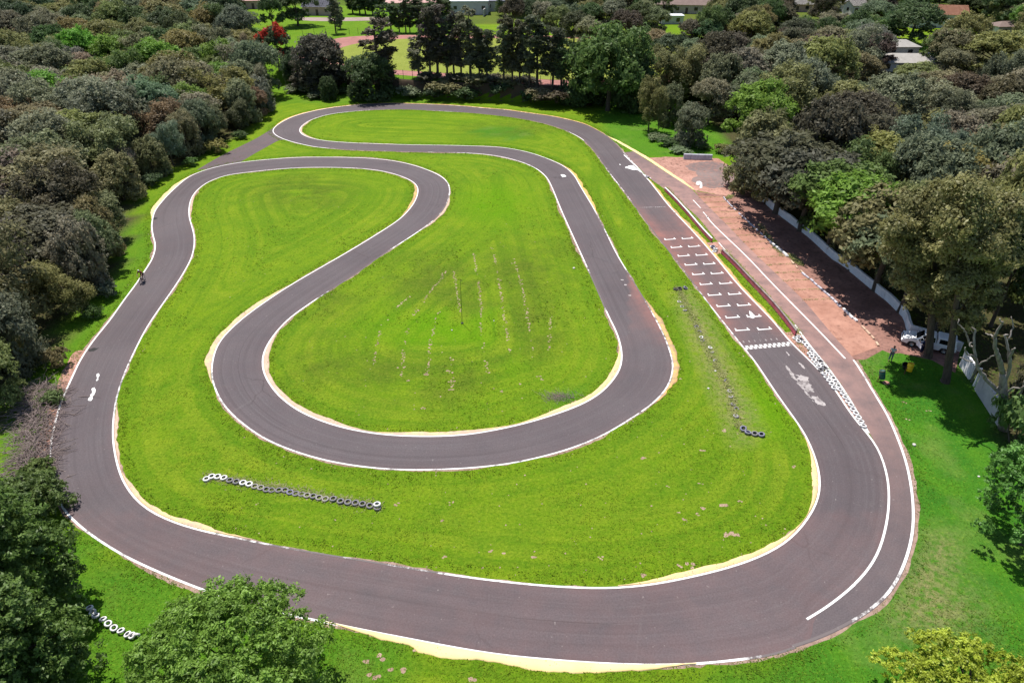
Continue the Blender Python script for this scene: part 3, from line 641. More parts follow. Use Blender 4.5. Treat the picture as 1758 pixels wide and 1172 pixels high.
# ------------------------------------------------------------------ ground sheet
W1 = W2([(20,760),(0,690),(50,645),(94,594),(149,514),(204,452),(226,385),(236,332),(300,290),(370,252),(440,210),(468,178),(440,140),(430,110),(425,70),(400,26),(250,12),(-100,8),(-500,12),(-700,300),(-300,760)])
W1_EDGE = smooth(W2([(20,690),(50,645),(94,594),(149,514),(204,452),(226,385),(236,332),(300,290),(370,252),(440,210),(468,178),(440,140),(430,110)]), 2)
W2_ = W2([(1238,238),(1262,262),(1300,300),(1345,345),(1420,405),(1490,465),(1550,508),(1582,530),(1640,552),(1710,575),(1850,590),(2100,500),(2300,200),(2000,60),(1760,75),(1620,105),(1500,118),(1400,120),(1300,128),(1215,150),(1190,190)])
W2_EDGE = smooth(W2([(1190,190),(1238,238),(1262,262),(1300,300),(1345,345),(1420,405),(1490,465),(1550,508),(1582,530),(1640,552),(1710,575),(1850,590)]), 2)
WF = np.concatenate([WL, W2([(1660,612),(1674,650),(1714,715),(1722,742),(1790,760),(1950,740),(2200,400),(1700,250),(1300,290)])])
def tone(x, y):
    px = CX+F*x/np.maximum(1, y*math.cos(PITCH)+CAMH*math.sin(PITCH)); dep = np.maximum(1, y*math.cos(PITCH)+CAMH*math.sin(PITCH))
    py = CY-F*(y*math.sin(PITCH)-CAMH*math.cos(PITCH))/dep
    lush = np.zeros(np.shape(x)); out = ~pip(x, y, OUT)
    lush = np.where(out & (px > 1380) & (py > 590), 1.0, lush)
    lush = np.where(out & (py > 900) & (px > 1180), np.maximum(lush, .8), lush)
    lush = np.where(out & (py > 900) & (px < 700), .7, lush)
    lush = np.where(out & (px < 330) & (py > 380) & (py < 860), .45, lush)
    lush = np.where(out & (px > 1035) & (px < 1290) & (py < 272) & (py > 150), .75, lush)
    lush = np.where(out & (py < 178) & (px > 440) & (px < 800), .35, lush)
    lush = np.where(pip(x, y, W2([(940,690),(930,670),(960,655),(1005,690),(985,705)])), .8, lush)
    lush = np.where(pip(x, y, W2([(810,226),(850,217),(900,222),(920,236),(870,240),(820,234)])), .75, lush)
    def blob(cx, cy, rx, ry): return np.clip(1.35-np.hypot((px-cx)/rx, (py-cy)/ry), 0, 1)
    ol = np.maximum.reduce([blob(*b) for b in ((740,475,90,45),(900,470,80,60),(650,640,60,40),(730,660,70,50),(920,560,60,60),(790,640,60,40),(800,500,60,40),(520,330,90,30),(560,520,60,30),(560,620,60,50),(870,222,80,12),(1010,420,40,30))])
    viv = np.maximum.reduce([blob(*b) for b in ((790,575,170,90),(850,350,60,40),(1320,700,60,60))]); ol = np.where(ol > .15, ol, -viv)
    dry = np.maximum.reduce([blob(*b)*.9 for b in ((1600,1060,90,50),(1625,960,40,40),(1590,1000,40,30),(1480,596,40,14),(1510,640,22,12))])
    band = polydist(x, y, BARR) if len(np.shape(x)) else 9
    dry = np.maximum(dry, np.clip(1.3-band/.75, 0, 1)*.9)
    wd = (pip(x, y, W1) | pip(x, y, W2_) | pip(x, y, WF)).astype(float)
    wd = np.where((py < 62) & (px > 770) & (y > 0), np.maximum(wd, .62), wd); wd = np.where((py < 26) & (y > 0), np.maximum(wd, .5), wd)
    return lush, ol, dry, wd
BARR = smooth(W2([(1163,493),(1175,520),(1192,552),(1207,585),(1222,610),(1237,640),(1251,665),(1258,690),(1265,715),(1272,740)]), .5)
xs = np.concatenate([np.arange(-3000, -260, 120), np.arange(-260, 261, 2.5), np.arange(300, 3001, 120)])
ys = np.concatenate([np.arange(-400, 10, 40), np.arange(10, 150, 2.5), np.arange(150, 192, .45), np.arange(192, 200, 1), np.arange(200, 420, 4), np.arange(430, 4500, 150)])
X, Y = np.meshgrid(xs, ys); nx, ny = len(xs), len(ys); Z = hgt(X, Y)
i = (np.arange(ny-1)[:,None]*nx+np.arange(nx-1)[None]).ravel()
lush, ol, dry, wd = tone(X.ravel(), Y.ravel())
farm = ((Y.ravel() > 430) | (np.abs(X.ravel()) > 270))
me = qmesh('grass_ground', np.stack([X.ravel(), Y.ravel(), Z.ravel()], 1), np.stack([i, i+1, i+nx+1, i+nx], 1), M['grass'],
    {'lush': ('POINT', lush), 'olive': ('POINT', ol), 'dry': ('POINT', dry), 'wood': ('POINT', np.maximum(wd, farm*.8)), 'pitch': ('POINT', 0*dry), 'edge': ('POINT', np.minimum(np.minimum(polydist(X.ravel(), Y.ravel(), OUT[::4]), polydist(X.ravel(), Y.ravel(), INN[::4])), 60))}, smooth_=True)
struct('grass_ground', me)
# bare earth face of the bank
bt = []
for px in np.linspace(500, 980, 120):
    x = G(px, 150)[0]; 
    bt.append(x)
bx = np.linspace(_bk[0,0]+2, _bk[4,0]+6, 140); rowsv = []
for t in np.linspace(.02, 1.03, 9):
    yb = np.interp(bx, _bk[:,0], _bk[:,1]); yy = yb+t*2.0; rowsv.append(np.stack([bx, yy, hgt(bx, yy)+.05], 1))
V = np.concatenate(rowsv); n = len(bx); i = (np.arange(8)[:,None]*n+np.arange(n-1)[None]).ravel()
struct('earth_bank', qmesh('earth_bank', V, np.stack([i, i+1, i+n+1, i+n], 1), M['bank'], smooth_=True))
# ------------------------------------------------------------------ soil showing in the furrows of the infield
rng = np.random.default_rng(5)
FUR = [[(762,468),(742,482),(715,500),(690,520),(668,545),(652,570),(645,600),(642,625)],[(770,460),(755,480),(735,505),(715,535),(700,565),(693,600),(690,630),(689,645)],[(757,530),(748,550),(742,575),(737,600),(736,625),(733,645)],[(779,465),(782,490),(787,515),(790,535)],[(775,595),(776,615),(772,640),(778,655),(775,670)],[(814,435),(818,465),(822,495),(825,525),(826,560),(832,600),(838,640)],[(845,425),(852,455),(857,485),(862,520),(868,560),(873,590),(880,625)],[(882,445),(892,475),(899,505),(905,540),(912,580),(916,612)],[(945,545),(945,575),(942,600)]]
pieces = []
def clod(c, r, k, elong=1.0):
    a = np.linspace(0, 2*math.pi, 9)[:-1]; rr = r*rng.uniform(.5, 1.25, 8)
    return [(c[0]+x*math.cos(t)*elong, c[1]+x*math.sin(t)) for t, x in zip(a, rr)]
zc = .006
for f in FUR:
    l = resample(smooth(W2(f), .5), .16)
    gate = np.convolve(rng.normal(0, 1, len(l)+20), np.ones(8)/8**.5, 'same')[10:-10]
    for p, g in zip(l, gate):
        if g > -.25 and rng.random() < .9: pieces.append(clod(p+rng.normal(0, .09, 2), rng.uniform(.05, .125), 1))
SP = [(690,630,.4),(735,642,.5),(770,637,.55),(776,655,.5),(773,668,.45),(727,700,.45),(700,653,.4),(905,545,.4),(884,452,.4),(925,645,.4),(930,652,.35),(893,659,.35),(863,672,.4),(1106,787,.55),(1206,774,.45),(1241,866,.75),(1208,872,.55),(1197,882,.4),(1178,891,.4),(1163,880,.3),(1268,860,.35),(1190,972,.6),(1165,970,.4),(1107,988,.5),(1030,957,.35),(915,954,.5),(868,950,.4),(843,947,.35),(680,866,.45),(760,893,.4),(762,954,.35),(774,862,.3),(1255,915,.9),(1246,920,.6),(985,690,.6),(960,680,.5),(656,1130,.8),(690,1150,.7),(810,1165,.6),(1362,800,.4),(1295,742,.3),(1145,835,.3),(1205,830,.3),(1243,739,.5),(1560,720,.35),(1595,705,.3),(1553,690,.4),(715,1118,.5),(640,1160,.7),(1320,965,.3)]
for x, y, r in SP:
    for _ in range(3): pieces.append(clod(G(x, y)+rng.normal(0, r*.25, 2)*[1.3, .7], r*.22, 2, 1.3))
for _ in range(420):                        # crumbs of soil scattered over the meadow
    x, y = rng.uniform(380, 1380), rng.uniform(330, 1000); p = G(x, y)
    if pip(np.array([p[0]]), np.array([p[1]]), INN)[0] ^ pip(np.array([p[0]]), np.array([p[1]]), OUT)[0]: continue
    pieces.append(clod(p, rng.uniform(.03, .08), 1))
for cv in (OUT, INN):                        # crumbs swept off the tarmac
    l = resample(cv, .3); nr = normals(l)
    for _ in range(420):
        i = int(rng.integers(0, len(l))); g = math.sin(i*.013)+math.sin(i*.031+2)
        if g < .2: continue
        pieces.append(clod(l[i]+nr[i]*rng.uniform(.15, .9)*rng.choice([-1, 1]), rng.uniform(.03, .09), 1))
struct('bare_soil', join('bare_soil', [flat('s', pc, .005+.0001*(k % 9), M['soil']) for k, pc in enumerate(pieces)], M['soil']))
# ------------------------------------------------------------------ grass tufts (nobody could count them)
def grass_mask(x, y):
    trk = pip(x, y, OUT) ^ pip(x, y, INN)
    pitp = np.concatenate([PL, PR[::-1]])
    bad = trk | pip(x, y, pitp) | pip(x, y, np.array(_park)) | pip(x, y, padp) | pip(x, y, np.array(bay_poly)) | pip(x, y, W1) | pip(x, y, W2_)
    d = np.minimum(np.minimum(polydist(x, y, OUT[::3]), polydist(x, y, INN[::3])), polydist(x, y, PR[::3]))
    return ~bad, d
def tufts(name, n, y0, y1, hs, seed, keep=None, dens=None):
    rng = np.random.default_rng(seed)
    # even in the view: sample photo rows, so near ground gets more
    px = rng.uniform(-40, 1800, n); py = rng.uniform(y0, y1, n)
    d = np.stack([(px-CX)/F, math.cos(PITCH)+(CY-py)/F*math.sin(PITCH), -math.sin(PITCH)+(CY-py)/F*math.cos(PITCH)], 1)
    t = -CAMH/d[:,2]; x, y = d[:,0]*t, d[:,1]*t
    ok, ed = grass_mask(x, y); ok &= ed > .12
    x, y, ed = x[ok], y[ok], ed[ok]
    return x, y, ed
def tuft_mesh(name, x, y, h, w, seed):
    rng = np.random.default_rng(seed); n = len(x); B = 3
    base = np.stack([np.repeat(x, B), np.repeat(y, B), np.zeros(n*B)], 1); m = n*B
    base[:,2] = hgt(base[:,0], base[:,1])
    hh = np.repeat(h, B)*rng.uniform(.6, 1.2, m); ww = np.repeat(w, B)*rng.uniform(.6, 1.2, m)
    ln = rng.uniform(0, 2*math.pi, m); a = ln+math.pi/2+rng.normal(0, .25, m); lk = rng.uniform(.9, 1.9, m)*hh
    off = np.stack([np.cos(ln), np.sin(ln)], 1)*(np.repeat(w, B)*.5)[:,None]
    base[:,:2] += off
    tx = np.stack([np.cos(a), np.sin(a), 0*a], 1)*ww[:,None]*.5
    tip = base+np.stack([np.cos(ln)*lk, np.sin(ln)*lk, hh], 1)
    V = np.empty((m*3, 3)); V[0::3] = base-tx-[0, 0, .02]; V[1::3] = base+tx-[0, 0, .02]; V[2::3] = tip
    l, o, d, wdd = tone(x, y); ee = np.minimum(polydist(x, y, OUT[::4]), polydist(x, y, INN[::4])); rep = lambda q: np.repeat(q, B*3)
    return qmesh(name, V, np.arange(m*3).reshape(-1, 3), M['tuft'], {'tint': ('POINT', rep(rng.beta(2, 2, n))), 'lush': ('POINT', rep(l)), 'olive': ('POINT', rep(o)), 'dry': ('POINT', rep(d)), 'edge': ('POINT', rep(ee)), 'wood': ('POINT', 0*rep(d)), 'pitch': ('POINT', 0*rep(d))})
def field_noise(x, y, seed):                # smooth random field for thick and thin places
    r = np.random.default_rng(seed); f = 0
    for k in range(14):
        a = r.uniform(0, 2*math.pi); s = r.uniform(.15, 1.3); f = f+np.sin((x*math.cos(a)+y*math.sin(a))*s+r.uniform(0, 6.3))
    return f/14**.5
x, y, ed = tufts('t', 150000, 560, 1180, 0, 1)
f = field_noise(x, y, 3); k = np.random.default_rng(2).random(len(x)) < np.clip(.26+.10*f, .04, 1); x, y, ed, f = x[k], y[k], ed[k], f[k]
tag(link('meadow_grass', tuft_mesh('meadow_grass', x, y, np.clip(.045+.012*f, .03, .07), np.full(len(x), .13), 4)), kind='stuff')
x, y, ed = tufts('t', 60000, 200, 560, 0, 5)
f = field_noise(x, y, 6); k = np.random.default_rng(3).random(len(x)) < np.clip(.22+.12*f, .02, 1); x, y, ed, f = x[k], y[k], ed[k], f[k]
tag(link('meadow_grass', tuft_mesh('meadow_grass', x, y, np.clip(.06+.03*f, .03, .12), np.full(len(x), .2), 7)), kind='stuff')
# rank grass along the tarmac, the old tyre row, bay lines and rails
ex, ey = [], []; rng = np.random.default_rng(9)
for line, num in ((OUT, 15000), (INN, 15000), (PR, 2500)):
    l = resample(line, .2); idx = rng.integers(0, len(l), num); nr = normals(l)[idx]; o = rng.uniform(.25, 1.1, num)*rng.choice([-1, 1], num)
    q = l[idx]+nr*o[:,None]; ex.append(q[:,0]); ey.append(q[:,1])
ex, ey = np.concatenate(ex), np.concatenate(ey); ok, ed = grass_mask(ex, ey); ok &= ed > .3; ex, ey = ex[ok], ey[ok]
tag(link('verge_grass', tuft_mesh('verge_grass', ex, ey, rng.uniform(.04, .12, len(ex)), np.full(len(ex), .13), 8)), kind='stuff')
ex, ey = [], []
l = resample(BARR, .1); idx = rng.integers(0, len(l), 1100); ex.append(l[idx,0]+rng.normal(0, .26, 1100)); ey.append(l[idx,1]+rng.normal(0, .25, 1100))
l = resample(W2([(352,818),(450,833),(655,870)]), .1); idx = rng.integers(0, len(l), 900); ex.append(l[idx,0]+rng.normal(0, .15, 900)); ey.append(l[idx,1]+rng.normal(0, .28, 900))
BAYY = [338.5, 347, 355.5, 364, 373.6, 383.6, 393.7, 403.6, 414.8, 427, 440.4, 454, 467.7, 481, 497, 514]
for yy in BAYY:
    prx = np.interp(yy, [336,360,392.5,415,441,470.6,495,515.7], [1198,1222,1254.6,1275.7,1302,1333,1358.7,1380]); dvx = np.interp(yy-1, [337,353.5,373,391,413,439,453,469.6,507,531], [1240,1254.6,1275.7,1295,1319.5,1348.5,1362,1378,1422,1445.7])
    A, B = G(prx, yy+1), G(dvx, yy-1); m = 90; t = rng.beta(.8, .8, m); q = A+(B-A)*t[:,None]; ex.append(q[:,0]+rng.normal(0, .05, m)); ey.append(q[:,1]+rng.normal(0, .09, m))
for a, b, m in (((1141,322),(1221,412),700),((1240,430),(1366,572),1300),((1300,385),(1340,440),350),((1352,437),(1372,455),500),((1255,335),(1245,341),200)):
    A, B = G(*a), G(*b); t = rng.random(m); q = A+(B-A)*t[:,None]; ex.append(q[:,0]+rng.normal(.25, .22, m)); ey.append(q[:,1]+rng.normal(0, .2, m))
ex, ey = np.concatenate(ex), np.concatenate(ey)
me = tuft_mesh('rank_grass', ex, ey, rng.uniform(.06, .2, len(ex))*np.where(np.arange(len(ex)) < 2000, .75, np.where(np.arange(len(ex)) < 2000+90*16, .4, .9)), np.full(len(ex), .12), 10)
me.attributes['dry'].data.foreach_set('value', np.repeat(rng.uniform(.6, 1.0, len(ex)), 9).astype(np.float32)); me.attributes['lush'].data.foreach_set('value', np.repeat(rng.uniform(0, .15, len(ex)), 9).astype(np.float32))
me.materials.clear(); me.materials.append(M['straw']); tag(link('rank_grass', me), kind='stuff')
# ------------------------------------------------------------------ trees
def leaf_cloud(C, RL, n, size, rng, zlo=-.35, sub=28, spread=.15, up=0.0, nrm=.95):
    """n leaf sprays on lobes C (k,3) of radii RL; returns verts, faces, tint"""
    k = len(C); wt = RL**2/np.sum(RL**2); li = rng.choice(k, n, p=wt)
    sd = rng.normal(0, 1, (k, sub, 3)); sd /= np.linalg.norm(sd, axis=2)[:,:,None]
    low = sd[:,:,2] < zlo; sd[:,:,2] = np.where(low, -sd[:,:,2]*.6, sd[:,:,2])
    sr = rng.uniform(.78, 1.08, (k, sub)); st = rng.random((k, sub)); lt = rng.random(k)
    si = rng.integers(0, sub, n); d = sd[li, si]
    pos = C[li]+RL[li][:,None]*(d*sr[li, si][:,None]+rng.normal(0, spread, (n, 3))*[1, 1, .8])
    nn = d*nrm+rng.normal(0, .55, (n, 3))+[0, 0, up+.15]; nn /= np.linalg.norm(nn, axis=1)[:,None]
    t = np.cross(nn, rng.normal(0, 1, (n, 3))); t /= np.linalg.norm(t, axis=1)[:,None]; b = np.cross(nn, t)
    s = size*rng.uniform(.6, 1.35, n)[:,None]
    V = np.empty((n*4, 3)); V[0::4] = pos-t*s; V[1::4] = pos-b*s*.5+nn*s*.12; V[2::4] = pos+t*s; V[3::4] = pos+b*s*.5+nn*s*.12
    tint = np.clip(.24*rng.random(n)+.44*st[li, si]+.32*lt[li], 0, 1)
    return V, np.arange(n*4).reshape(-1, 4), tint
def crown_mesh(name, C, RL, n, size, seed, mat='leaf', bloom=None, **k):
    rng = np.random.default_rng(seed); C = np.asarray(C, float); RL = np.asarray(RL, float)
    V, Fq, ti = leaf_cloud(C, RL, n, size, rng, **k)
    at = {'tint': ('FACE', ti)}
    if bloom is not None: at['bloom'] = ('FACE', bloom(V[0::4], rng))
    return qmesh(name, V, Fq, M[mat], at)
def limb(mb, a, b, r0, r1, rng, bend=.12, n=5, sides=7):
    a, b = np.asarray(a, float), np.asarray(b, float); L = np.linalg.norm(b-a); pts = []
    o1 = rng.normal(0, bend*L*.5, 3); o1[2] = abs(o1[2])*.3
    for i in range(n+1):
        t = i/n; pts.append(a+(b-a)*t+o1*math.sin(math.pi*t))
    mb.tube(pts, [r0+(r1-r0)*i/n for i in range(n+1)], sides)
def trunk_mesh(name, h, r, C, rng, fork=.35, nb=6, lean=(0, 0), mat='bark'):
    mb = MB(); top = np.array((lean[0], lean[1], h*.8)); fk = np.array((lean[0]*fork, lean[1]*fork, h*fork))
    mb.tube([(0, 0, -.25), (0, 0, .15), fk*.5+rng.normal(0, .05, 3), fk], [r*1.45, r*1.05, r*.9, r*.72], 8)
    limb(mb, fk, top, r*.72, r*.18, rng)
    C = np.asarray(C); idx = rng.permutation(len(C))[:nb]
    for i in idx:
        s = fk+(top-fk)*rng.uniform(0, .55); limb(mb, s, C[i], r*.42, r*.10, rng, .16)
    return mb.mesh(name, M[mat])
def dome(rng, R, h, base, nl, rl=(.26, .42), flat_=1.0):
    C, L = [], []
    for i in range(nl):
        u = (i+.5)/nl; r = R*.74*math.sqrt(u)*rng.uniform(.85, 1.1); a = i*2.39996+rng.uniform(-.3, .3)
        z = base+(h-base)*(.22+.58*(1-(r/R)**2)*flat_*rng.uniform(.78, 1.1)); l = R*rng.uniform(*rl)
        z = min(z, h-l*.8); C.append((r*math.cos(a), r*math.sin(a), z)); L.append(l)
    for i in range(nl//2):                   # lower skirt
        a = rng.uniform(0, 6.28); r = R*rng.uniform(.5, .78); l = R*rng.uniform(.22, .32)
        C.append((r*math.cos(a), r*math.sin(a), base+l*rng.uniform(.4, 1.2))); L.append(l)
    return np.array(C), np.array(L)
VAR = {}
def variant(kind, i):
    if (kind, i) in VAR: return VAR[kind, i]
    rng = np.random.default_rng(abs(hash((kind, i))) % 99991 if False else (sum(map(ord, kind))*131+i*17))
    if kind == 'dome':      # R 4.5, h 9
        C, L = dome(rng, 4.5, 9, 1.6, 13); cm = crown_mesh('crown', C, L, 15000, .19, i+1); tm = trunk_mesh('trunk', 9, .24, C, rng)
        ref = (4.5, 9)
    elif kind == 'round':
        C, L = dome(rng, 4.5, 9, 1.2, 9, (.36, .50)); cm = crown_mesh('crown', C, L, 15000, .18, i+31, sub=60, spread=.11); tm = trunk_mesh('trunk', 9, .22, C, rng)
        ref = (4.5, 9)
    elif kind == 'full':    # skirts down to the ground
        C, L = dome(rng, 4.5, 9, .2, 16); a2 = rng.uniform(0, 6.28, 10); C = np.concatenate([C, np.stack([3.1*np.cos(a2), 3.1*np.sin(a2), rng.uniform(.8, 4, 10)], 1)]); L = np.concatenate([L, rng.uniform(1.0, 1.6, 10)])
        cm = crown_mesh('crown', C, L, 15000, .22, i+201, zlo=-.8); tm = trunk_mesh('trunk', 9, .26, C, rng); ref = (4.5, 9)
    elif kind == 'high':    # crown carried well above the ground
        C, L = dome(rng, 4.5, 9, 3.6, 14); cm = crown_mesh('crown', C, L, 13000, .22, i+231, zlo=-.6); tm = trunk_mesh('trunk', 9, .25, C, rng, .3, 8); ref = (4.5, 9)
    elif kind == 'wispy':   # loose upright plumes
        C, L = [], []
        for k in range(22):
            a = rng.uniform(0, 6.28); r = 3.6*math.sqrt(rng.random()); z = rng.uniform(3.0, 8.0)-(r/4)**2*2.0
            C.append((r*math.cos(a), r*math.sin(a), z)); L.append(rng.uniform(.8, 1.35))
        C, L = np.array(C), np.array(L); cm = crown_mesh('crown', C, L, 13000, .175, i+61, sub=22, spread=.24, up=.1, zlo=-.8); tm = trunk_mesh('trunk', 9, .2, C, rng, .25, 9)
        ref = (4.4, 9)
    elif kind == 'tall':    # R 2.6, h 18, slender with bare foot
        C, L = [], []
        for k in range(24):
            z = 4.2+13.2*(k+.5)/24; t = (z-4.2)/13.2; r = (2.1*(1-abs(t-.55)**1.6*1.1))*rng.uniform(.25, 1); a = rng.uniform(0, 6.28)
            C.append((r*math.cos(a), r*math.sin(a), z)); L.append(rng.uniform(.75, 1.35)*(1.1-.35*t))
        C, L = np.array(C), np.array(L); cm = crown_mesh('crown', C, L, 6500, .26, i+91, sub=20, spread=.2, zlo=-.9, up=-.05)
        mb = MB(); mb.tube([(0, 0, -.3), (0, 0, .3), (.1*rng.normal(), .1, 6), (.15*rng.normal(), 0, 12), (0, 0, 17)], [.34, .27, .21, .14, .05], 8)
        for k in range(0, 24, 2): limb(mb, (0, 0, C[k][2]-rng.uniform(.6, 1.6)), C[k], .09, .03, rng, .1, 3, 5)
        tm = mb.mesh('trunk', M['bark']); ref = (2.6, 18)
    elif kind == 'bush':    # R 1.5, h 1.8
        C, L = dome(rng, 1.5, 1.8, .1, 6, (.38, .55)); cm = crown_mesh('crown', C, L, 1500, .17, i+121, zlo=-.1)
        mb = MB()
        for k in range(5): limb(mb, (rng.normal(0, .1), rng.normal(0, .1), -.1), C[k % len(C)], .05, .015, rng, .1, 3, 5)
        tm = mb.mesh('trunk', M['bark']); ref = (1.5, 1.8)
    VAR[kind, i] = (cm, tm, ref); return VAR[kind, i]
TREES = []
def put_tree(name, base, h, wd, kind, vi, color, label, cat='tree', group=None, rz=None, sx=1.0):
    cm, tm, (r0, h0) = variant(kind, vi); rz = random.uniform(0, 6.28) if rz is None else rz
    e = empty(name, base, label, cat, rz, group); e.scale = (wd/2/r0*sx, wd/2/r0/sx, h/h0)
    c = link('crown', cm, e, color=color); t = link('trunk', tm, e); TREES.append(e); return e
def from_photo(bx, by, ty, wpx):
    """base, height and width of a tree from its foot, top and crown width in the photograph"""
    b = GT(bx, by); top = atY(bx, ty, b[1]); h = top[2]-b[2]; dep = P((b[0], b[1], b[2]+h*.6))[2]
    return b, h, wpx*dep/F
COLS = {'olive': (.112,.114,.054), 'brown': (.115,.104,.062), 'grey': (.122,.120,.092), 'dark green': (.044,.066,.032), 'green': (.062,.096,.034), 'bright green': (.085,.150,.030), 'grey-green': (.090,.108,.070), 'dusky': (.058,.055,.042), 'pale olive': (.135,.137,.060), 'silvery': (.135,.137,.110)}
def jcol(c, rng, v=.12): return tuple(float(x*rng.uniform(1-v, 1+v)) for x in COLS[c])
FORM = {'dome': 'broad domed', 'round': 'round-headed', 'wispy': 'feathery', 'full': 'dense', 'high': 'high-crowned', 'tall': 'slender tall'}
# ---- single trees one can point at
SOLO = [ # name, foot x,y, top, width, kind, variant, colour, label
 ('broadleaf_tree', 452,164,62,80,'round',0,'grey-green','grey-green rounded tree at the far edge of left wood, below the red-flowering tree'),
 ('broadleaf_tree', 552,140,52,98,'full',1,'dusky','dark dense mushroom-shaped tree in front of the clay running track'),
 ('broadleaf_tree', 505,138,88,38,'full',0,'dark green','small dark tree on left flank of the mushroom-shaped tree'),
 ('small_tree', 566,172,128,30,'full',1,'dark green','small dark bushy tree on verge below the mushroom-shaped tree'),
 ('small_tree', 551,160,102,20,'wispy',0,'dark green','thin dark sapling poking up behind the small bushy tree'),
 ('broadleaf_tree', 640,170,84,84,'full',2,'dark green','broad dark tree with skirts to the ground beside the far bend'),
 ('tall_tree', 654,165,30,70,'tall',0,'dusky','tall dark pointed tree rising from the broad dark tree at the far bend'),
 ('broadleaf_tree', 1000,180,62,84,'full',3,'dark green','big dark green tree with shaggy left side at end of the tall row'),
 ('broadleaf_tree', 1043,190,30,142,'full',4,'green','largest dark green spreading tree with sunlit top behind the far bend'),
 ('broadleaf_tree', 1086,188,80,76,'full',0,'dark green','dark tree on right flank of the largest spreading tree'),
 ('forked_tree', 1113,226,128,56,'wispy',1,'olive','light tree with forked bare trunk standing on the shaded grass'),
 ('broadleaf_tree', 1148,214,138,48,'full',3,'grey-green','grey-green tree between the forked tree and the round bush'),
 ('round_tree', 1184,250,170,58,'full',2,'grey-green','small round grey-green tree alone on the rank grass near the pale block'),
 ('broadleaf_tree', 1170,178,72,88,'wispy',3,'olive','olive open-crowned tree with several stems behind the forked tree'),
 ('broadleaf_tree', 1138,172,70,76,'wispy',0,'olive','light olive open-crowned tree left of the several-stemmed olive tree'),
 ('broadleaf_tree', 1196,160,74,70,'dome',3,'grey-green','grey-green tree just behind the several-stemmed olive tree'),
 ('broadleaf_tree', 1568,158,108,84,'dome',5,'olive','olive tree in front of the larger grey-roofed bungalow'),
 ('broadleaf_tree', 1228,196,88,78,'dome',6,'grey-green','grey-green tree right of the olive open-crowned tree'),
 ('broadleaf_tree', 1215,214,130,70,'dome',0,'grey','greyish tree low behind the round tree'),
 ('broadleaf_tree', 1275,218,128,86,'dome',1,'grey-green','spreading grey-green tree above the paddock pad bushes'),
 ('broadleaf_tree', 1335,190,70,110,'dome',2,'grey','large pale grey-green tree in upper right wood'),
 ('broadleaf_tree', 1400,190,62,120,'dome',3,'pale olive','largest pale feathery-topped olive tree in upper right wood'),
 ('broadleaf_tree', 1395,185,132,100,'dome',4,'bright green','flat bright green tree peeping between the dusky trees'),
 ('broadleaf_tree', 1306,326,182,128,'full',4,'brown','brownish spreading tree leaning over the paddock pad'),
 ('broadleaf_tree', 1398,345,178,124,'high',0,'dusky','dusky purple-grey tree right of the brownish spreading tree'),
 ('broadleaf_tree', 1455,262,152,120,'dome',0,'dusky','dusky dark tree, upper one of the three dusky trees in the right wood'),
 ('broadleaf_tree', 1488,300,196,105,'round',3,'dusky','dusky tree with brownish tips, right of the three dusky trees'),
 ('small_tree', 1312,350,290,62,'round',4,'pale olive','small pale olive tree at the near end of the paddock pad'),
 ('broadleaf_tree', 1560,410,232,150,'dome',4,'grey-green','large grey-green cauliflower-crowned tree in right wood'),
 ('broadleaf_tree', 1665,400,208,150,'dome',5,'grey-green','large domed grey-green tree near the right edge of photo'),
 ('broadleaf_tree', 1535,480,300,120,'dome',0,'olive','broad olive tree directly behind the tall eucalyptus'),
 ('broadleaf_tree', 1690,500,270,150,'dome',1,'pale olive','pale yellowish-olive tree behind the tall eucalyptus'),
 ('broadleaf_tree', 1690,140,52,120,'dome',2,'pale olive','pale yellow-green broad tree in front of the orange-roofed house'),
 ('broadleaf_tree', 1618,118,50,85,'dome',3,'green','vivid green flat-topped tree beside the grey-roofed house'),
 ('broadleaf_tree', 1560,78,2,100,'dome',4,'dark green','big very dark tree towering behind the grey-roofed house'),
 ('broadleaf_tree', 1720,45,-25,90,'dome',5,'dark green','big dark tree at the upper right corner'),
 ('broadleaf_tree', 1655,35,-12,70,'dome',6,'dark green','dark tree right of the orange-roofed house'),
 ('flame_tree', 480,122,42,58,'flame',0,'dark green','tree covered in scarlet blossom beside the running track'),
 ('broadleaf_tree', 512,45,-22,70,'dome',0,'dark green','umbrella-shaped tree with bare stems on the lawn beyond the running track'),
 ('broadleaf_tree', 470,52,-10,45,'dome',1,'dark green','dark tree left of the umbrella-shaped tree'),
 ('broadleaf_tree', 420,82,44,72,'dome',2,'bright green','bright green flat bush-tree left of the scarlet tree'),
 ('tall_tree', 577,58,-8,26,'tall',1,'grey-green','lone slim tree on the lawn beyond the running track'),
 ('tall_tree', 585,50,4,18,'tall',2,'grey-green','shorter slim tree touching the lone slim tree on the far lawn'),
]
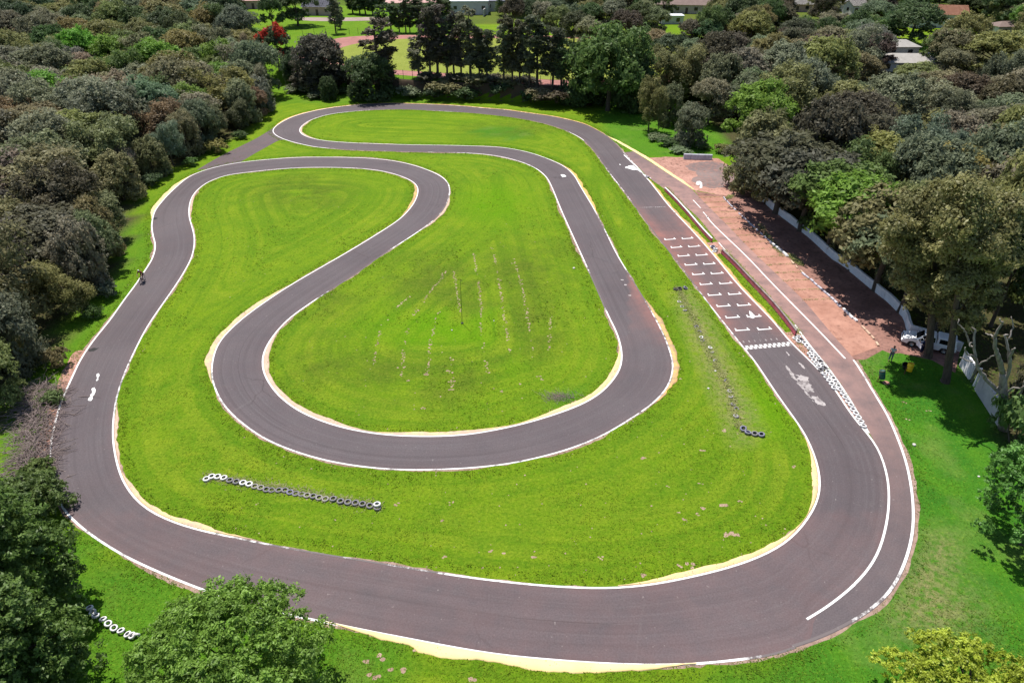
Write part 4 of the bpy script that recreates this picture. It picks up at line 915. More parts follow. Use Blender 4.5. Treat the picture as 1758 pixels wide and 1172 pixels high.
 # more of the belt along the wall and the right edge
SOLO += [
 ('broadleaf_tree', 1332,366,236,196,'high',1,'dusky','dusky tree over the start of white wall, throwing shade on the car park'),
 ('broadleaf_tree', 1374,396,264,190,'high',0,'dusky','low dusky tree overhanging the white wall, second from its far end'),
 ('broadleaf_tree', 1420,431,288,190,'high',2,'green','green leafy tree leaning over the middle of the white wall'),
 ('broadleaf_tree', 1462,464,314,200,'high',3,'bright green','bright green tree overhanging the white wall'),
 ('broadleaf_tree', 1502,499,338,210,'high',4,'olive','olive tree overhanging the wall left of the tall eucalyptus'),
 ('broadleaf_tree', 1545,536,374,195,'high',1,'grey-green','grey-green tree over the wall bend above the pickup'),
 ('broadleaf_tree', 1604,572,395,150,'high',2,'olive','olive tree behind the boundary wall right above the pickup'),
 ('broadleaf_tree', 1700,560,330,120,'high',4,'dark green','dark green tree behind the dead tree near the right edge'),
 ('broadleaf_tree', 1775,600,400,120,'high',0,'dark green','dark tree cut by the right edge above the dead tree'),
 ('broadleaf_tree', 1790,690,500,110,'full',1,'dusky','dusky bushy tree at the right edge beside the dead tree'),
]
# flame tree variant
_r = np.random.default_rng(77); _C, _L = dome(_r, 4.5, 9, 2.0, 13)
def _bloom(v, rng):
    f = field_noise(v[:,0]*2, v[:,1]*2+v[:,2], 4)
    return np.clip(.5+(v[:,2]-6.9)*.22+.62*f+rng.normal(0, .16, len(v)), 0, 1)
VAR['flame', 0] = (crown_mesh('crown', _C, _L, 6500, .3, 5, 'flame', _bloom), trunk_mesh('trunk', 9, .24, _C, _r), (4.5, 9))
rng = np.random.default_rng(11)
for nm, bx, by, ty, wpx, kind, vi, c, lab in SOLO:
    b, h, wd = from_photo(bx, by, ty, wpx); put_tree(nm, b, h, wd*1.02, kind, vi, jcol(c, rng, .08), lab, rz=.5 if kind == 'flame' else None)
# ---- the row of tall trees on top of the bank
ROWT = [(720,134,62,34),(739,135,14,36),(752,134,8,42),(768,133,26,32),(780,133,18,32),(792,136.5,30,32),(807.6,137,10,42),(823,140,46,30),(835.6,141,50,30),(865,143,40,34),(879,144,26,36),(892,146,34,34),(908.7,147.6,42,32),(922,147.6,28,46),(949,150,46,38),(964,150,62,34)]
for k, (bx, by, ty, wpx) in enumerate(ROWT):
    gx = G(bx, by, 3.5); b = np.array((gx[0], gx[1], float(hgt(gx[0], gx[1]))))
    if b[2] < 3.2:
        for _ in range(40):
            b[1] += .15; b[2] = float(hgt(b[0], b[1]))
            if b[2] > 3.3: break
    h = atY(bx, ty, b[1])[2]-b[2]; dep = P((b[0], b[1], b[2]+h*.6))[2]
    put_tree('tall_tree', b, h, wpx*dep/F*1.12, 'tall', k % 6, jcol('dusky' if k % 3 else 'grey-green', rng, .15), f'slender dark tree on the earth bank, {ordw(k+1)} from the left of its row', group='tall trees in a row on the bank')
# ---- the woods
BLOCK = [tuple(G(s[1], s[2])) + (from_photo(*s[1:5])[2]*.42,) for s in SOLO]
def hexfill(poly, s, seed, jit=.30):
    rng = np.random.default_rng(seed); p = np.asarray(poly); x0, y0 = p.min(0); x1, y1 = p.max(0); out = []
    r = 0; y = y0
    while y < y1:
        x = x0+(s/2 if r % 2 else 0)
        while x < x1:
            q = (x+rng.normal(0, s*jit*.5), y+rng.normal(0, s*jit*.5))
            if pip(np.array([q[0]]), np.array([q[1]]), p)[0]: out.append(q)
            x += s
        y += s*.866; r += 1
    return out
CLEAR = [(1530,72,1600,104),(1590,14,1640,42),(784,0,838,28),(1145,27,1163,34),(1442,4,1480,16),(1362,3,1390,12),(1165,0,1200,10),(414,0,442,6),(532,2,554,20),(500,30,620,60),(1727,58,1748,68),(590,64,705,116)]
def hides(x, y, h, wd=8):
    z = float(hgt(x, y)); a = P((x, y, z+h*.62)); hw = wd/2*F/a[2]; t, b = P((x, y, z+h))[1], P((x, y, z+h*.2))[1]
    return any(a[0]+hw*.8 > r[0] and a[0]-hw*.8 < r[2] and t < r[3]-2 and b > r[1] for r in CLEAR)
def inview(x, y, h, m=35):
    z0 = float(hgt(x, y)); a = P((x, y, z0)); b = P((x, y, z0+h))
    return a[2] > 5 and min(a[0], b[0]) < 1758+m*1.5 and max(a[0], b[0]) > -m*1.5 and b[1] < 1172+m and a[1] > -4
def wood(pts, edge, place, picks, hs, seed, group, cluster, sgn, clear=True):
    rng = np.random.default_rng(seed); L = []
    for x, y in pts:
        h = rng.uniform(*hs)
        if not inview(x, y, h): continue
        if clear and any(math.hypot(x-bx, y-by) < r for bx, by, r in BLOCK): continue
        if hides(x, y, h) or float(polydist(np.array([x]), np.array([y]), OUT)[0]) < 7: continue
        d = float(polydist(np.array([x]), np.array([y]), edge)[0]); L.append((int(d/7.5), near(edge, (x, y)), x, y, h, d))
    L.sort(); rows = {}
    for r, s, x, y, h, d in L: rows.setdefault(r, []).append((x, y, h, d))
    for r, row in sorted(rows.items()):
        for k, (x, y, h, d) in enumerate(row):
            px, py, _ = P((x, y, h*.7)); f = float(field_noise(np.array([x*.06]), np.array([y*.06]), seed+1)[0])*1.3+rng.normal(0, .5)
            c, kind = picks(px, py, f, rng); vi = int(rng.integers(0, 7 if kind == 'dome' else 5))
            wd = rng.uniform(10.0, 14.5)*(.9 if d < 3 else 1); hh = h*(.85 if d < 3 else 1)
            row_t = 'front' if r == 0 else ordw(r+1)
            lab = f'{c} {FORM[kind]} tree in {place}, {row_t} row from edge, {ordw(k+1)} from {cluster}'
            put_tree('wood_tree', (x, y, float(hgt(x, y))), hh, wd, kind, vi, jcol(c, rng, .14), lab, group=group)
    return sum(len(v) for v in rows.values())
def pick_left(px, py, f, rng):
    if py < 75: c = ('dark green','olive','grey-green','dark green','olive')[int(rng.integers(5))]
    elif py < 250 and f > .5: c = ('grey-green','green','grey','olive','bright green')[int(rng.integers(5))]
    elif 250 < py < 370 and px < 190 and f > -.2: c = ('silvery','grey','grey')[int(rng.integers(3))]
    elif py > 480: c = ('dark green','grey','olive','grey')[int(rng.integers(4))]
    elif f < -.2: c = ('brown','grey','brown','dusky')[int(rng.integers(4))]
    else: c = ('olive','grey','silvery','grey','brown','grey-green')[int(rng.integers(6))]
    return c, ('wispy','round','dome','wispy','round')[int(rng.integers(5))]
def pick_right(px, py, f, rng):
    if f > .5: c = ('green','olive','bright green')[int(rng.integers(3))]
    elif f < -.4: c = ('dusky','brown','grey')[int(rng.integers(3))]
    else: c = ('grey-green','olive','grey-green','pale olive','grey')[int(rng.integers(5))]
    return c, ('dome','round','dome','wispy')[int(rng.integers(4))]
n1 = wood(hexfill(W1, 9.2, 21), W1_EDGE, 'left wood', pick_left, (7.8, 13.0), 22, 'trees of the left wood', 'near end', 1)
# the wall of trees along the verge
eg = resample(W1_EDGE, 5.2); en = normals(eg); es = side_of(W1_EDGE, G(100, 300)); rng = np.random.default_rng(91); kk = 0
for p, q in zip(eg, en):
    b = p+q*es*rng.uniform(.9, 2.4)+rng.normal(0, .4, 2); h = rng.uniform(6.0, 9.5)
    if not inview(b[0], b[1], h) or float(polydist(b[:1], b[1:2], OUT)[0]) < 4.8: continue
    px, py, _ = P((b[0], b[1], h*.6)); c = ('grey','dusky','grey','olive','brown','grey-green')[int(rng.integers(6))]; kk += 1
    put_tree('verge_tree', (b[0], b[1], float(hgt(b[0], b[1]))), h, rng.uniform(5.2, 7.0), ('full', 'round', 'full', 'wispy')[kk % 4], kk % 5 if kk % 2 == 0 else kk % 4, jcol(c, rng, .15), f'{c} tree on the track-side verge of left wood, {ordw(kk)} from near end', group='trees along the verge of the left wood')
n2 = wood(hexfill(W2_, 11.0, 31), W2_EDGE, 'right wood', pick_right, (8, 14), 32, 'trees of the right wood', 'far end', 1)
# the woods go on beyond both sides of the frame
rng = np.random.default_rng(95); nout = 0
for poly, s_, sd in ((W1, 11.5, 21), (np.concatenate([W2_, W2([(1950,640),(1760,640)])]), 12.5, 31)):
    for x, y in sorted(hexfill(poly, s_, sd+1), key=lambda q: abs(P((*q, 5))[0]-879)):
        px, py, dep = P((x, y, 5))
        if y < 5 or inview(x, y, 11, 60) or not (-420 < px < 2180) or py > 1000 or py < -10: continue
        if not (-230 < px < 1990) or nout >= 70 or py > 820: continue
        nout += 1; c = ('grey-green', 'olive', 'grey', 'dark green')[nout % 4]
        put_tree('woodland_tree', (x, y, float(hgt(x, y))), rng.uniform(8, 12), rng.uniform(10, 13), 'dome' if nout % 2 else 'round', nout % 5, jcol(c, rng, .14), f'{c} woodland tree outside the {"left" if px < 800 else "right"} edge of frame, {ordw(nout)}', group='trees of the woods outside the frame')
print('OUTSIDE', nout)
# ---- scattered trees of the suburb behind
FARP = W2([(300,12),(430,22),(455,28),(500,24),(510,6),(640,-6),(1760,-8),(1760,60),(1640,70),(1500,105),(1380,115),(1290,122),(1215,125),(1200,80),(1130,60),(960,52),(850,52),(780,44),(700,46),(640,40),(600,20),(520,10)])
HOUSES = [ # foot x, y, width m, depth m, wall h, roof h, turn, wall, roof, kind, label
 (428,16,13,9,3,1.8,.15,'house_pink','roof_pink','hip','pink-roofed house at the top edge beyond left wood'),
 (545,27,11,8,3,2,-.1,'house_pink','roof_slate','gable','house with slate-grey roof beyond the far dirt road'),
 (708,20,20,10,3,2,.1,'house_cream','roof_pink','hip','long faded-pink roofed house behind the far trees'),
 (806,26,14,9,4.4,.35,.05,'house_white','roof_white','flat','white flat-roofed modern building near the top centre'),
 (856,20,18,8,3.4,.3,.05,'house_white','roof_slate','flat','grey flat-roofed hall right of the white modern building'),
 (1178,24,24,12,3,2.6,-.15,'house_cream','roof_brown','hip','wide brown-roofed house near the top right of centre'),
 (1154,42,7.5,4.5,2.5,.25,0,'house_white','roof_white','flat','low shed with gleaming white roof among trees'),
 (1272,16,9,7,3,1.6,.2,'house_white','roof_grey','hip','small grey-roofed house at top edge'),
 (1368,21,18,8,2.8,1.6,-.05,'house_pink','roof_grey','gable','long pale-roofed house at the top edge'),
 (1448,20,9,6,3,1.5,-.35,'house_white','roof_white','gable','white-roofed cottage left of the white villa'),
 (1474,27,6,6,3.5,1.5,.2,'house_white','roof_grey','gable','white villa near the top edge'),
 (1592,48,12,8,2.7,1.8,.0,'house_white','roof_grey','hip','low house with grey-brown roof below the orange-roofed house'),
 (1622,42,13,8,3.2,2.4,-.2,'house_white','roof_orange','gable','white gabled house with orange tiled roof'),
 (1545,100,9,6,2.8,1.4,.0,'house_white','roof_grey','hip','upper grey-roofed white bungalow among right wood trees'),
 (1566,124,16,8,2.2,1.6,-.06,'house_white','roof_grey','hip','larger grey-roofed bungalow with white ridge, below the upper bungalow'),
 (1700,142,7,5,2.6,1.5,-.3,'house_white','roof_grey','gable','small grey roof half buried in the right wood'),
 (1733,64,9,6,3,1.2,.1,'house_white','roof_brown','hip','white walled house on a green lawn at right edge'),
]
HB = [tuple(GT(a[0], a[1])[:2])+(a[2]*.5,) for a in HOUSES]
far = []
rngf = np.random.default_rng(41)
for x, y in hexfill(FARP, 10.0, 42):
    h = rngf.uniform(6, 12); px, py, _ = P((x, y, 3.5))
    if not inview(x, y, h) or hides(x, y, h): continue
    if any(math.hypot(x-a, y-b) < r for a, b, r in BLOCK): continue
    if any(abs(x-a) < r+3 and -4 < y-b+6 and y-b < r+2 and b-y < 14 for a, b, r in HB): continue
    if pip(np.array([x]), np.array([y]), W1)[0] or pip(np.array([x]), np.array([y]), W2_)[0]: continue
    far.append((px, x, y, h))
far.sort()
for k, (px, x, y, h) in enumerate(far):
    c = ('dark green','grey-green','dusky','olive','dark green','green')[int(rngf.integers(6))]; kind = ('dome','dome','round','wispy')[int(rngf.integers(4))]
    put_tree('suburb_tree', (x, y, float(hgt(x, y))), h, rngf.uniform(8, 12), kind, int(rngf.integers(0, 5)), jcol(c, rngf, .12), f'{c} {FORM[kind]} tree among the far houses, {ordw(k+1)} from the left', group='trees among the far houses')
# second row of slim trees behind the field
BACKT = [(655,54,8,20),(672,56,2,22),(686,57,10,18),(697,57,-2,20),(704,57,12,16),(720,56,-4,30),(745,54,-10,30),(760,55,-6,30),(628,26,-18,22),(606,24,-16,22),(618,25,-12,22),(640,27,-15,20)]
for k, (bx, by, ty, wpx) in enumerate(sorted(BACKT)):
    b, h, wd = from_photo(bx, by, ty, wpx); put_tree('tall_tree', b, h, wd*1.2, 'tall', k % 6, jcol('dark green', rng, .15), f'slim dark tree behind the sports field, {ordw(k+1)} from the left', group='slim trees behind the sports field')
# dense trees behind the right half of the bank row
MIDT = [(1118,98,48,60),(1150,112,58,64),(1182,120,66,60),(1075,70,16,54),(1140,72,22,50),(1168,70,26,46),(1010,58,2,48),(975,60,6,44),(1215,76,28,50),(1240,62,14,50),(1265,60,12,48),(850,66,0,50),(880,66,-6,50),(905,64,-4,48),(932,66,2,50),(955,70,8,46),(985,76,18,52),(1010,84,30,50),(1015,52,-4,50),(1050,56,0,56),(1095,62,4,50),(1125,66,14,44),(1105,50,-2,40),(1155,84,26,56),(1185,88,30,50),(1210,92,36,56),(1235,84,30,60),(1275,78,20,60),(1300,84,30,50),(1250,110,52,70),(1305,118,60,70),(1330,60,4,60),(1380,60,10,60),(1430,70,20,60),(1470,84,30,50),(1455,110,50,60),(1500,120,60,60)]
for k, (bx, by, ty, wpx) in enumerate(sorted(MIDT)):
    b, h, wd = from_photo(bx, by, ty, wpx)
    if hides(b[0], b[1], h, wd*.8): continue
    c = ('grey-green','dusky','dark green','grey','olive')[k % 5]
    put_tree('broadleaf_tree', b, h, wd*1.1, 'dome', k % 7, jcol(c, rng, .15), f'{c} broad tree in the belt behind the sports field, {ordw(k+1)} from the left', group='trees in the belt behind the sports field')
# ---- bushes
def bush(px, py, wpx, hm, c, label, kind='bush', vi=0, group=None):
    b = GT(px, py); wd = wpx*P(b)[2]/F; return put_tree('shrub', b, hm, wd, kind, vi, jcol(c, rng, .12), label, 'shrub', group)
SHR = [(104,628,40,1.8,'olive','leafy shrub at the wood foot above the brush pile'),(186,510,36,1.6,'grey-green','shrub in the wood edge nearest the cyclist'),(160,545,30,1.3,'green','low shrub just below the cyclist shrub at wood edge'),(262,318,34,1.6,'dark green','dark shrub at the wood edge by the yellow kerb of left bend'),(282,300,30,1.3,'grey-green','small shrub above the left bend kerb'),(372,262,36,2.2,'pale olive','pale yellowish bush at the wood edge by the link road'),(330,284,26,1.2,'green','green shrub halfway along the link road'),(412,238,26,1.3,'dark green','dark shrub near the top of link road'),(452,192,30,1.6,'green','green shrub at wood corner by the hairpin'),(520,158,56,1.6,'grey-green','wide grey-green shrub mound above the hairpin'),(548,168,40,1.4,'grey-green','lower grey-green shrub mound near the small dark tree'),(590,160,40,1.2,'green','low green shrub left of the broad dark tree'),(700,160,50,1.8,'grey-green','grey-green shrub at the left foot of earth bank'),(715,168,30,1.2,'dark green','dark shrub under the left end of earth bank'),(1148,250,40,1.2,'dark green','dark low shrub left of the small round tree'),(1128,240,36,1.0,'grey-green','pale low shrub left of the dark low shrub'),(1206,256,24,1.0,'green','green shrub beside the thin post'),(1238,262,30,1.4,'olive','olive shrub behind the right end of the pale block'),(1170,262,40,.8,'grey-green','low weeds in front of the small round tree'),(1345,312,30,1.4,'green','green shrub under the brownish spreading tree'),(20,640,70,3.2,'pale olive','yellowish leafy bush at the left edge above the brush pile'),(70,822,60,1.4,'green','green weeds under the brush pile'),(95,690,36,1.0,'green','weeds between the brush pile and track'),(1740,760,90,4.2,'green','leafy green bush under the dead tree at the right edge'),(40,615,60,2.4,'olive','dark olive bush under the left wood edge'),(1392,402,40,2.6,'green','green bush spilling over the white wall, farthest of three'),(1441,440,44,2.8,'olive','olive bush spilling over the white wall, middle of three'),(1518,497,46,2.8,'grey-green','grey-green bush spilling over the white wall, nearest of three')]
for k, (px, py, wpx, hm, c, lab) in enumerate(SHR): bush(px, py, wpx, hm, c, lab, vi=k % 5)
BK = [(735,150,30),(760,148,34),(785,152,32),(815,152,36),(845,156,36),(870,158,34),(900,160,34),(930,163,36),(955,166,34),(745,164,26),(800,166,28),(860,170,28),(915,175,28),(520,140,30),(545,136,30),(575,138,34)]
for k, (px, py, wpx) in enumerate(sorted(BK)): bush(px, py, wpx*1.5, 2.3, ('dusky','dark green','brown')[k % 3], f'dark shrub on the shaded earth bank, {ordw(k+1)} from the left', vi=k % 5, group='shrubs on the earth bank')
# ---- near trees, each with its own crown
def near_tree(name, base, h, C, L, n, size, seed, color, label, tr=.22, cat='tree', **k):
    rr = np.random.default_rng(seed); e = empty(name, base, label, cat)
    link('crown', crown_mesh('crown', C, L, n, size, seed, 'nearleaf', **k), e, color=color); link('trunk', trunk_mesh('trunk', h, tr, C, rr, .3, 9), e); return e
def plume(rng, R, h, base, n, rl):
    C, L = [], []
    for i in range(n):
        u = (i+.5)/n; r = R*.85*math.sqrt(u)*rng.uniform(.8, 1.1); a = i*2.39996+rng.uniform(-.4, .4); top = base+(h-base)*math.sqrt(max(0, 1-(r/R)**2*.9))
        C.append((r*math.cos(a), r*math.sin(a), top-rng.uniform(.4, 1.3))); L.append(rng.uniform(*rl))
    for i in range(n//2):
        a = rng.uniform(0, 6.28); r = R*rng.uniform(.4, .9); C.append((r*math.cos(a), r*math.sin(a), base+rng.uniform(0, .45)*(h-base))); L.append(rng.uniform(*rl))
    return np.array(C), np.array(L)
rr = np.random.default_rng(51)
b = GT(418,1218); C, L = plume(rr, 5.5, 7.7, 1.0, 110, (.45, 1.0)); near_tree('broadleaf_tree', b, 8.5, C, L, 80000, .095, 52, (.098,.168,.032), 'bushy bright green tree at the bottom edge, in front of the main bend', zlo=-.5, sub=22, spread=.13)
b = GT(1752,932); C, L = plume(rr, 4.0, 8.6, 1.6, 70, (.45, .95)); near_tree('broadleaf_tree', b, 8, C, L, 36000, .11, 53, (.065,.145,.034), 'leafy green tree at the right edge throwing a dark shadow on the grass', zlo=-.5, sub=16, spread=.11)
b = GT(1648,1252); C, L = plume(rr, 5.2, 4.2, .6, 80, (.38, .8)); near_tree('broadleaf_tree', b, 5.5, C, L, 60000, .082, 54, (.195,.238,.030), 'yellowish-green bush at the bottom right corner', zlo=-.5, sub=16, spread=.11)
def conifer(px, py, zc, Rc, hh, n, seed, label, col):
    q = G(px, py, zc); b = np.array((q[0], q[1], 0.0)); C, L = [], []; rr = np.random.default_rng(seed)
    for i in range(n):
        t = ((i+.5)/n)**.95; z = .8+(hh-1.6)*t; r = Rc*(1-max(0, t-.25)**1.5/.75**1.5*.92)*(.75+.25*min(1, t/.25))*rr.uniform(.45, 1.0); a = i*2.39996+rr.uniform(-.5, .5)
        C.append((r*math.cos(a), r*math.sin(a), z)); L.append(rr.uniform(.55, 1.1))
    near_tree('conifer_tree', b, hh, np.array(C), np.array(L), 80000, .115, seed, col, label, .3, zlo=-.6, sub=16, spread=.13, up=.2)
conifer(-24, 958, 6.5, 4.0, 13.5, 190, 55, 'dark green conifer at the left edge beside the main bend, upper of two', (.060,.100,.026))
conifer(-20, 1118, 5.0, 4.1, 10.5, 190, 58, 'dark green conifer filling the bottom left corner, lower of two', (.064,.106,.028))
b = GT(-60,1010); C, L = dome(rr, 4.2, 11.5, 2, 16); near_tree('conifer_tree', b, 11, C, L, 22000, .16, 56, (.038,.060,.022), 'dark tree behind the conifer at left edge', .28, sub=40, spread=.17)
b = GT(66,880); C, L = plume(rr, 2.5, 3.4, .2, 30, (.4, .7)); near_tree('broadleaf_tree', b, 4.4, C, L, 12000, .13, 57, (.062,.092,.030), 'grey-green bushy tree beside the track above the conifer', .14, zlo=-.6, sub=30, spread=.17)
# the tall eucalyptus pair
def gum(bx, by, top, lean, seed, label, rad, spots):
    b = GT(bx, by); h = atY(bx, top, b[1])[2]; rr = np.random.default_rng(seed); C, L = [], []
    e = empty('eucalyptus_tree', b, label, 'tree')
    for x, y, dz, r in spots: q = atY(x, y, b[1]+dz); C.append(q-b); L.append(r)
    C, L = np.array(C), np.array(L)
    link('crown', crown_mesh('crown', C, L, 34000, .16, seed, 'nearleaf', zlo=-.7, sub=34, spread=.2), e, color=(.125,.122,.056))
    mb = MB(); tp = atY(*lean, b[1])-b; pts = [np.array((0, 0, -.3)), np.array((0, 0, .4)), tp*.3+[.1, 0, 0], tp*.6, tp]; mb.tube(pts, [rad*1.5, rad*1.1, rad*.85, rad*.6, rad*.2], 9)
    for i in range(len(C)):
        s = tp*(.35+.5*rr.random()); limb(mb, s, C[i], rad*.32, .03, rr, .12, 4, 6)
    link('trunk', mb.mesh('trunk', M['bark']), e)
gum(1592,612,318,(1612,380), 61, 'tall eucalyptus whose left trunk stands in front of the white pickup', .36, [(1555,395,0,1.5),(1590,360,.5,1.7),(1620,340,0,1.6),(1575,430,-1,1.5),(1540,430,1,1.2),(1610,400,-1.5,1.7),(1600,450,1.5,1.5),(1560,470,0,1.3),(1590,490,-1,1.2),(1630,440,0,1.5),(1535,395,-1,1.0),(1605,520,.5,1.0),(1614,546,1,.9),(1575,520,1,.9)])
gum(1622,655,330,(1665,360), 62, 'tall eucalyptus with leaning trunk on the shaded grass right of the pickup', .34, [(1660,340,0,1.6),(1690,365,1,1.6),(1650,380,-1,1.6),(1715,400,0,1.4),(1680,420,-1.5,1.7),(1640,430,1,1.5),(1700,450,1,1.5),(1665,470,0,1.5),(1725,440,-1,1.2),(1690,500,0,1.2),(1640,490,-1,1.2),(1735,360,1,1.2),(1655,530,0,1.0),(1646,556,.5,.9),(1668,548,-.5,.9)])
print('TREES', n1, n2, len(far), len(SOLO))
# ------------------------------------------------------------------ tyres
def tyre_mesh(rad=.272, w=.18, hole=.150, rid=0):
    mb = MB(); h = w
    mb.lathe([(hole, .0), (hole+.045, -.0), (rad-.03, .0), (rad, .03), (rad+.004, h*.5), (rad, h-.03), (rad-.035, h), (hole+.03, h-.004), (hole, h-.02), (hole+.055, h-.05), (rad-.05, h*.5), (hole+.055, .05), (hole, .02)], n=26, close=True)
    return mb.mesh('tyre', M['tyre'], True)
TY = tyre_mesh(); WHT = (.66, .65, .65); GRY = (.17, .165, .18); BLK = (.05, .047, .055); BLU = (.17, .17, .24)
rng = np.random.default_rng(71)
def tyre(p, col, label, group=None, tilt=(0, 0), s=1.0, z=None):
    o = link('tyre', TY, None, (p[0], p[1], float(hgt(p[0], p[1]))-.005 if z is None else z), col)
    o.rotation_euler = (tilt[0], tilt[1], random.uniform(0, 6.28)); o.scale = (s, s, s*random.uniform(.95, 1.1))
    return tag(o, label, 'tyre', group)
# row across the lower infield (photo positions from left to right)
ROWA = [(355,822,WHT,0),(364,817.5,WHT,0),(374,818,WHT,0),(385,820,WHT,1),(395,824,GRY,0),(406,826.5,GRY,0),(417.5,828.5,WHT,0),(428,830.5,WHT,0),(437.5,834,WHT,-1),(448,836,WHT,-1),(457.5,839.5,GRY,-1),(466.5,840,GRY,-2),(479,840.5,GRY,-1),(489.5,840.5,GRY,-1),(498,844,BLU,-1),(508,846,GRY,-2),(518,847,GRY,-2),(527.5,849.5,WHT,-1),(538,851,GRY,-1),(548,853.5,WHT,-1),(559,855.5,WHT,-1),(572.5,856,GRY,0),(585,860,GRY,0),(597.5,861.5,GRY,0),(610.5,863,GRY,0),(622.5,865,GRY,0),(635,867.5,GRY,0),(648,871,GRY,0)]
cn = {WHT: 'white', (.25,.24,.22): 'dirty pale', GRY: 'grey', BLU: 'bluish', BLK: 'black'}
for k, (x, y, c, dz) in enumerate(ROWA):
    c = (.25,.24,.22) if (c == WHT and dz < 0) else c; p = G(x, y+1.5); st = 'sunk in grass' if dz < 0 else 'lying flat'
    tyre(p, c, f'{cn[c]} tyre {st}, {ordw(k+1)} from left in the long tyre row', 'tyres in the long row across the lower infield', (rng.normal(0, .06), rng.normal(0, .06)), 1.03, -.01-.045*(dz < 0)-.04*(dz < -1))
p = G(648, 870); tyre(p, WHT, 'white tyre on top of the last tyre at the right end of long row', 'tyres in the long row across the lower infield', (.08, -.05), 1.0, .19)
# white-painted barrier between straight and pit lane
BL = [(1355,581),(1373,592.5),(1388,611),(1397,628),(1410,647),(1426,664),(1437,676),(1455,696.5),(1473,724),(1484,741)]
BR = [(1373,576),(1388,592.5),(1408.7,616),(1422,635),(1436,652),(1449.7,672.6),(1465,696.5),(1480.5,720.5),(1493,741)]
bl, br = smooth(W2(BL), .2), resample(smooth(W2(BR), .2), .01)
nb = normals(br); sb = side_of(br, bl[len(bl)//2]); num = 0; rown = {}
bpoly = np.concatenate([W2([(1353,582),(1364,574)]), br, bl[::-1]])
for r in range(6):
    sp = .585; s0 = .3+(r % 2)*sp*.5; k = 0; L = len(br)*.01
    while s0+k*sp < L-.12:
        i = int((s0+k*sp)*100); q = br[min(i, len(br)-1)]+nb[min(i, len(br)-1)]*sb*(.27+r*.52); k += 1
        if r and not pip(np.array([q[0]]), np.array([q[1]]), np.concatenate([br, bl[::-1]]))[0]: continue
        if r and float(polydist(np.array([q[0]]), np.array([q[1]]), bl)[0]) < .12: continue
        rown[r] = rown.get(r, 0)+1; c = GRY if (k < 12 and rng.random() < .16) else WHT
        tyre(q+rng.normal(0, .03, 2), c, f'{cn[c]} tyre in the white barrier by the pit lane, row {("next to the pit lane","second","third","fourth","fifth","sixth")[r]}, {ordw(rown[r])} from start line' if False else f'{cn[c]} tyre in pit-lane barrier, {("outermost","second","third","fourth","fifth","sixth")[r]} row from the pit lane, {ordw(rown[r])} from top', 'white tyres of the barrier beside the pit lane', (rng.normal(0, .09), rng.normal(0, .09)), 1.0); num += 1
print('BARRIER', num, rown)
# stack in the gap of the median
for x, y, z, c, lab in ((1222,424,.0,WHT,'white tyre at the far end of the small heap in median gap'),(1224.5,427,.0,GRY,'grey tyre in the middle of the small heap in median gap'),(1223.5,425.5,.2,BLU,'bluish tyre on top of the small heap in median gap'),(1228,430,.0,WHT,'white tyre at near right of the small heap in median gap'),(1226,432,.0,WHT,'white tyre lying nearest the track in the small median heap'),(1227.5,429.5,.2,WHT,'white tyre stacked on the near side of the small median heap')):
    tyre(G(x, y+1), c, lab, 'tyres heaped in the gap of the median', (rng.normal(0, .12), rng.normal(0, .12)), 1.0, z)
for x, y, tl, lab in ((1110,303.5,.3,'pale tyre nearest the painted cross at the tip of median'),(1112.5,305,.9,'pale tyre propped up at the tip of median')): tyre(G(x, y+1), (.5,.48,.5), lab, 'tyres at the tip of the median', (tl, .1), .95, .08)
# old overgrown row right of the infield and its end groups
for k, (x, y, c, dz) in enumerate(((1160,496,BLK,-.08),(1167,495.5,BLK,-.03),(1176,494.5,BLU,.02))): tyre(G(x, y+1), c, f'{cn[c]} tyre, {ordw(k+1)} from left in the trio at the top of overgrown row', 'tyres at the top of the overgrown row', (.25*k, .1), 1.05, dz+.02)
for k, (x, y, tl) in enumerate(((1276,736,.35),(1283.5,743,.2),(1295.5,745,.12),(1307,746.5,.12))): tyre(G(x, y+1), BLU if k != 2 else GRY, f'{"bluish" if k != 2 else "grey"} tyre, {ordw(k+1)} from left in the four at the bottom of overgrown row', 'tyres at the bottom of the overgrown row', (tl, -.1), 1.05, .03)
l = resample(BARR, .02); OLD = [(1166,517),(1171,525),(1176,532),(1196,560),(1201,568),(1204,578),(1206,583),(1219,596),(1222,603),(1227,618),(1246,652),(1252,670),(1255,680),(1258,693),(1264,700),(1263,713),(1265,715)]
for k, (x, y) in enumerate(OLD):
    c = (WHT, (.42, .40, .38), (.30, .29, .29))[int(rng.integers(3))]; tyre(G(x, y+1), c if rng.random() < .5 else GRY, f'half-buried tyre in the overgrown row, {ordw(k+1)} from the top', 'half-buried tyres of the overgrown row', (rng.normal(0, .25), rng.normal(0, .25)), .85, -.12+.05*rng.random())
# white tyres at the bottom left, leaning on each other
for k, (x, y) in enumerate(((152,1042),(158,1049),(162.5,1055.5),(175,1061.5),(183.5,1068.5),(193.5,1076),(206,1081),(218,1087),(226,1089),(231,1089))):
    lab = f'white tyre by the lower left trees, {ordw(k+1)} from left of the slanting row'
    tyre(G(x+3, y+4), WHT, lab, 'white tyres in the slanting row at the lower left', (.26+rng.normal(0, .06) if k not in (9,) else 1.2, .16), .84, .09)
p = G(1351, 440); tyre(p, WHT, 'white tyre closing the end of the whitewashed kerb', None, (.1, 0), .8)
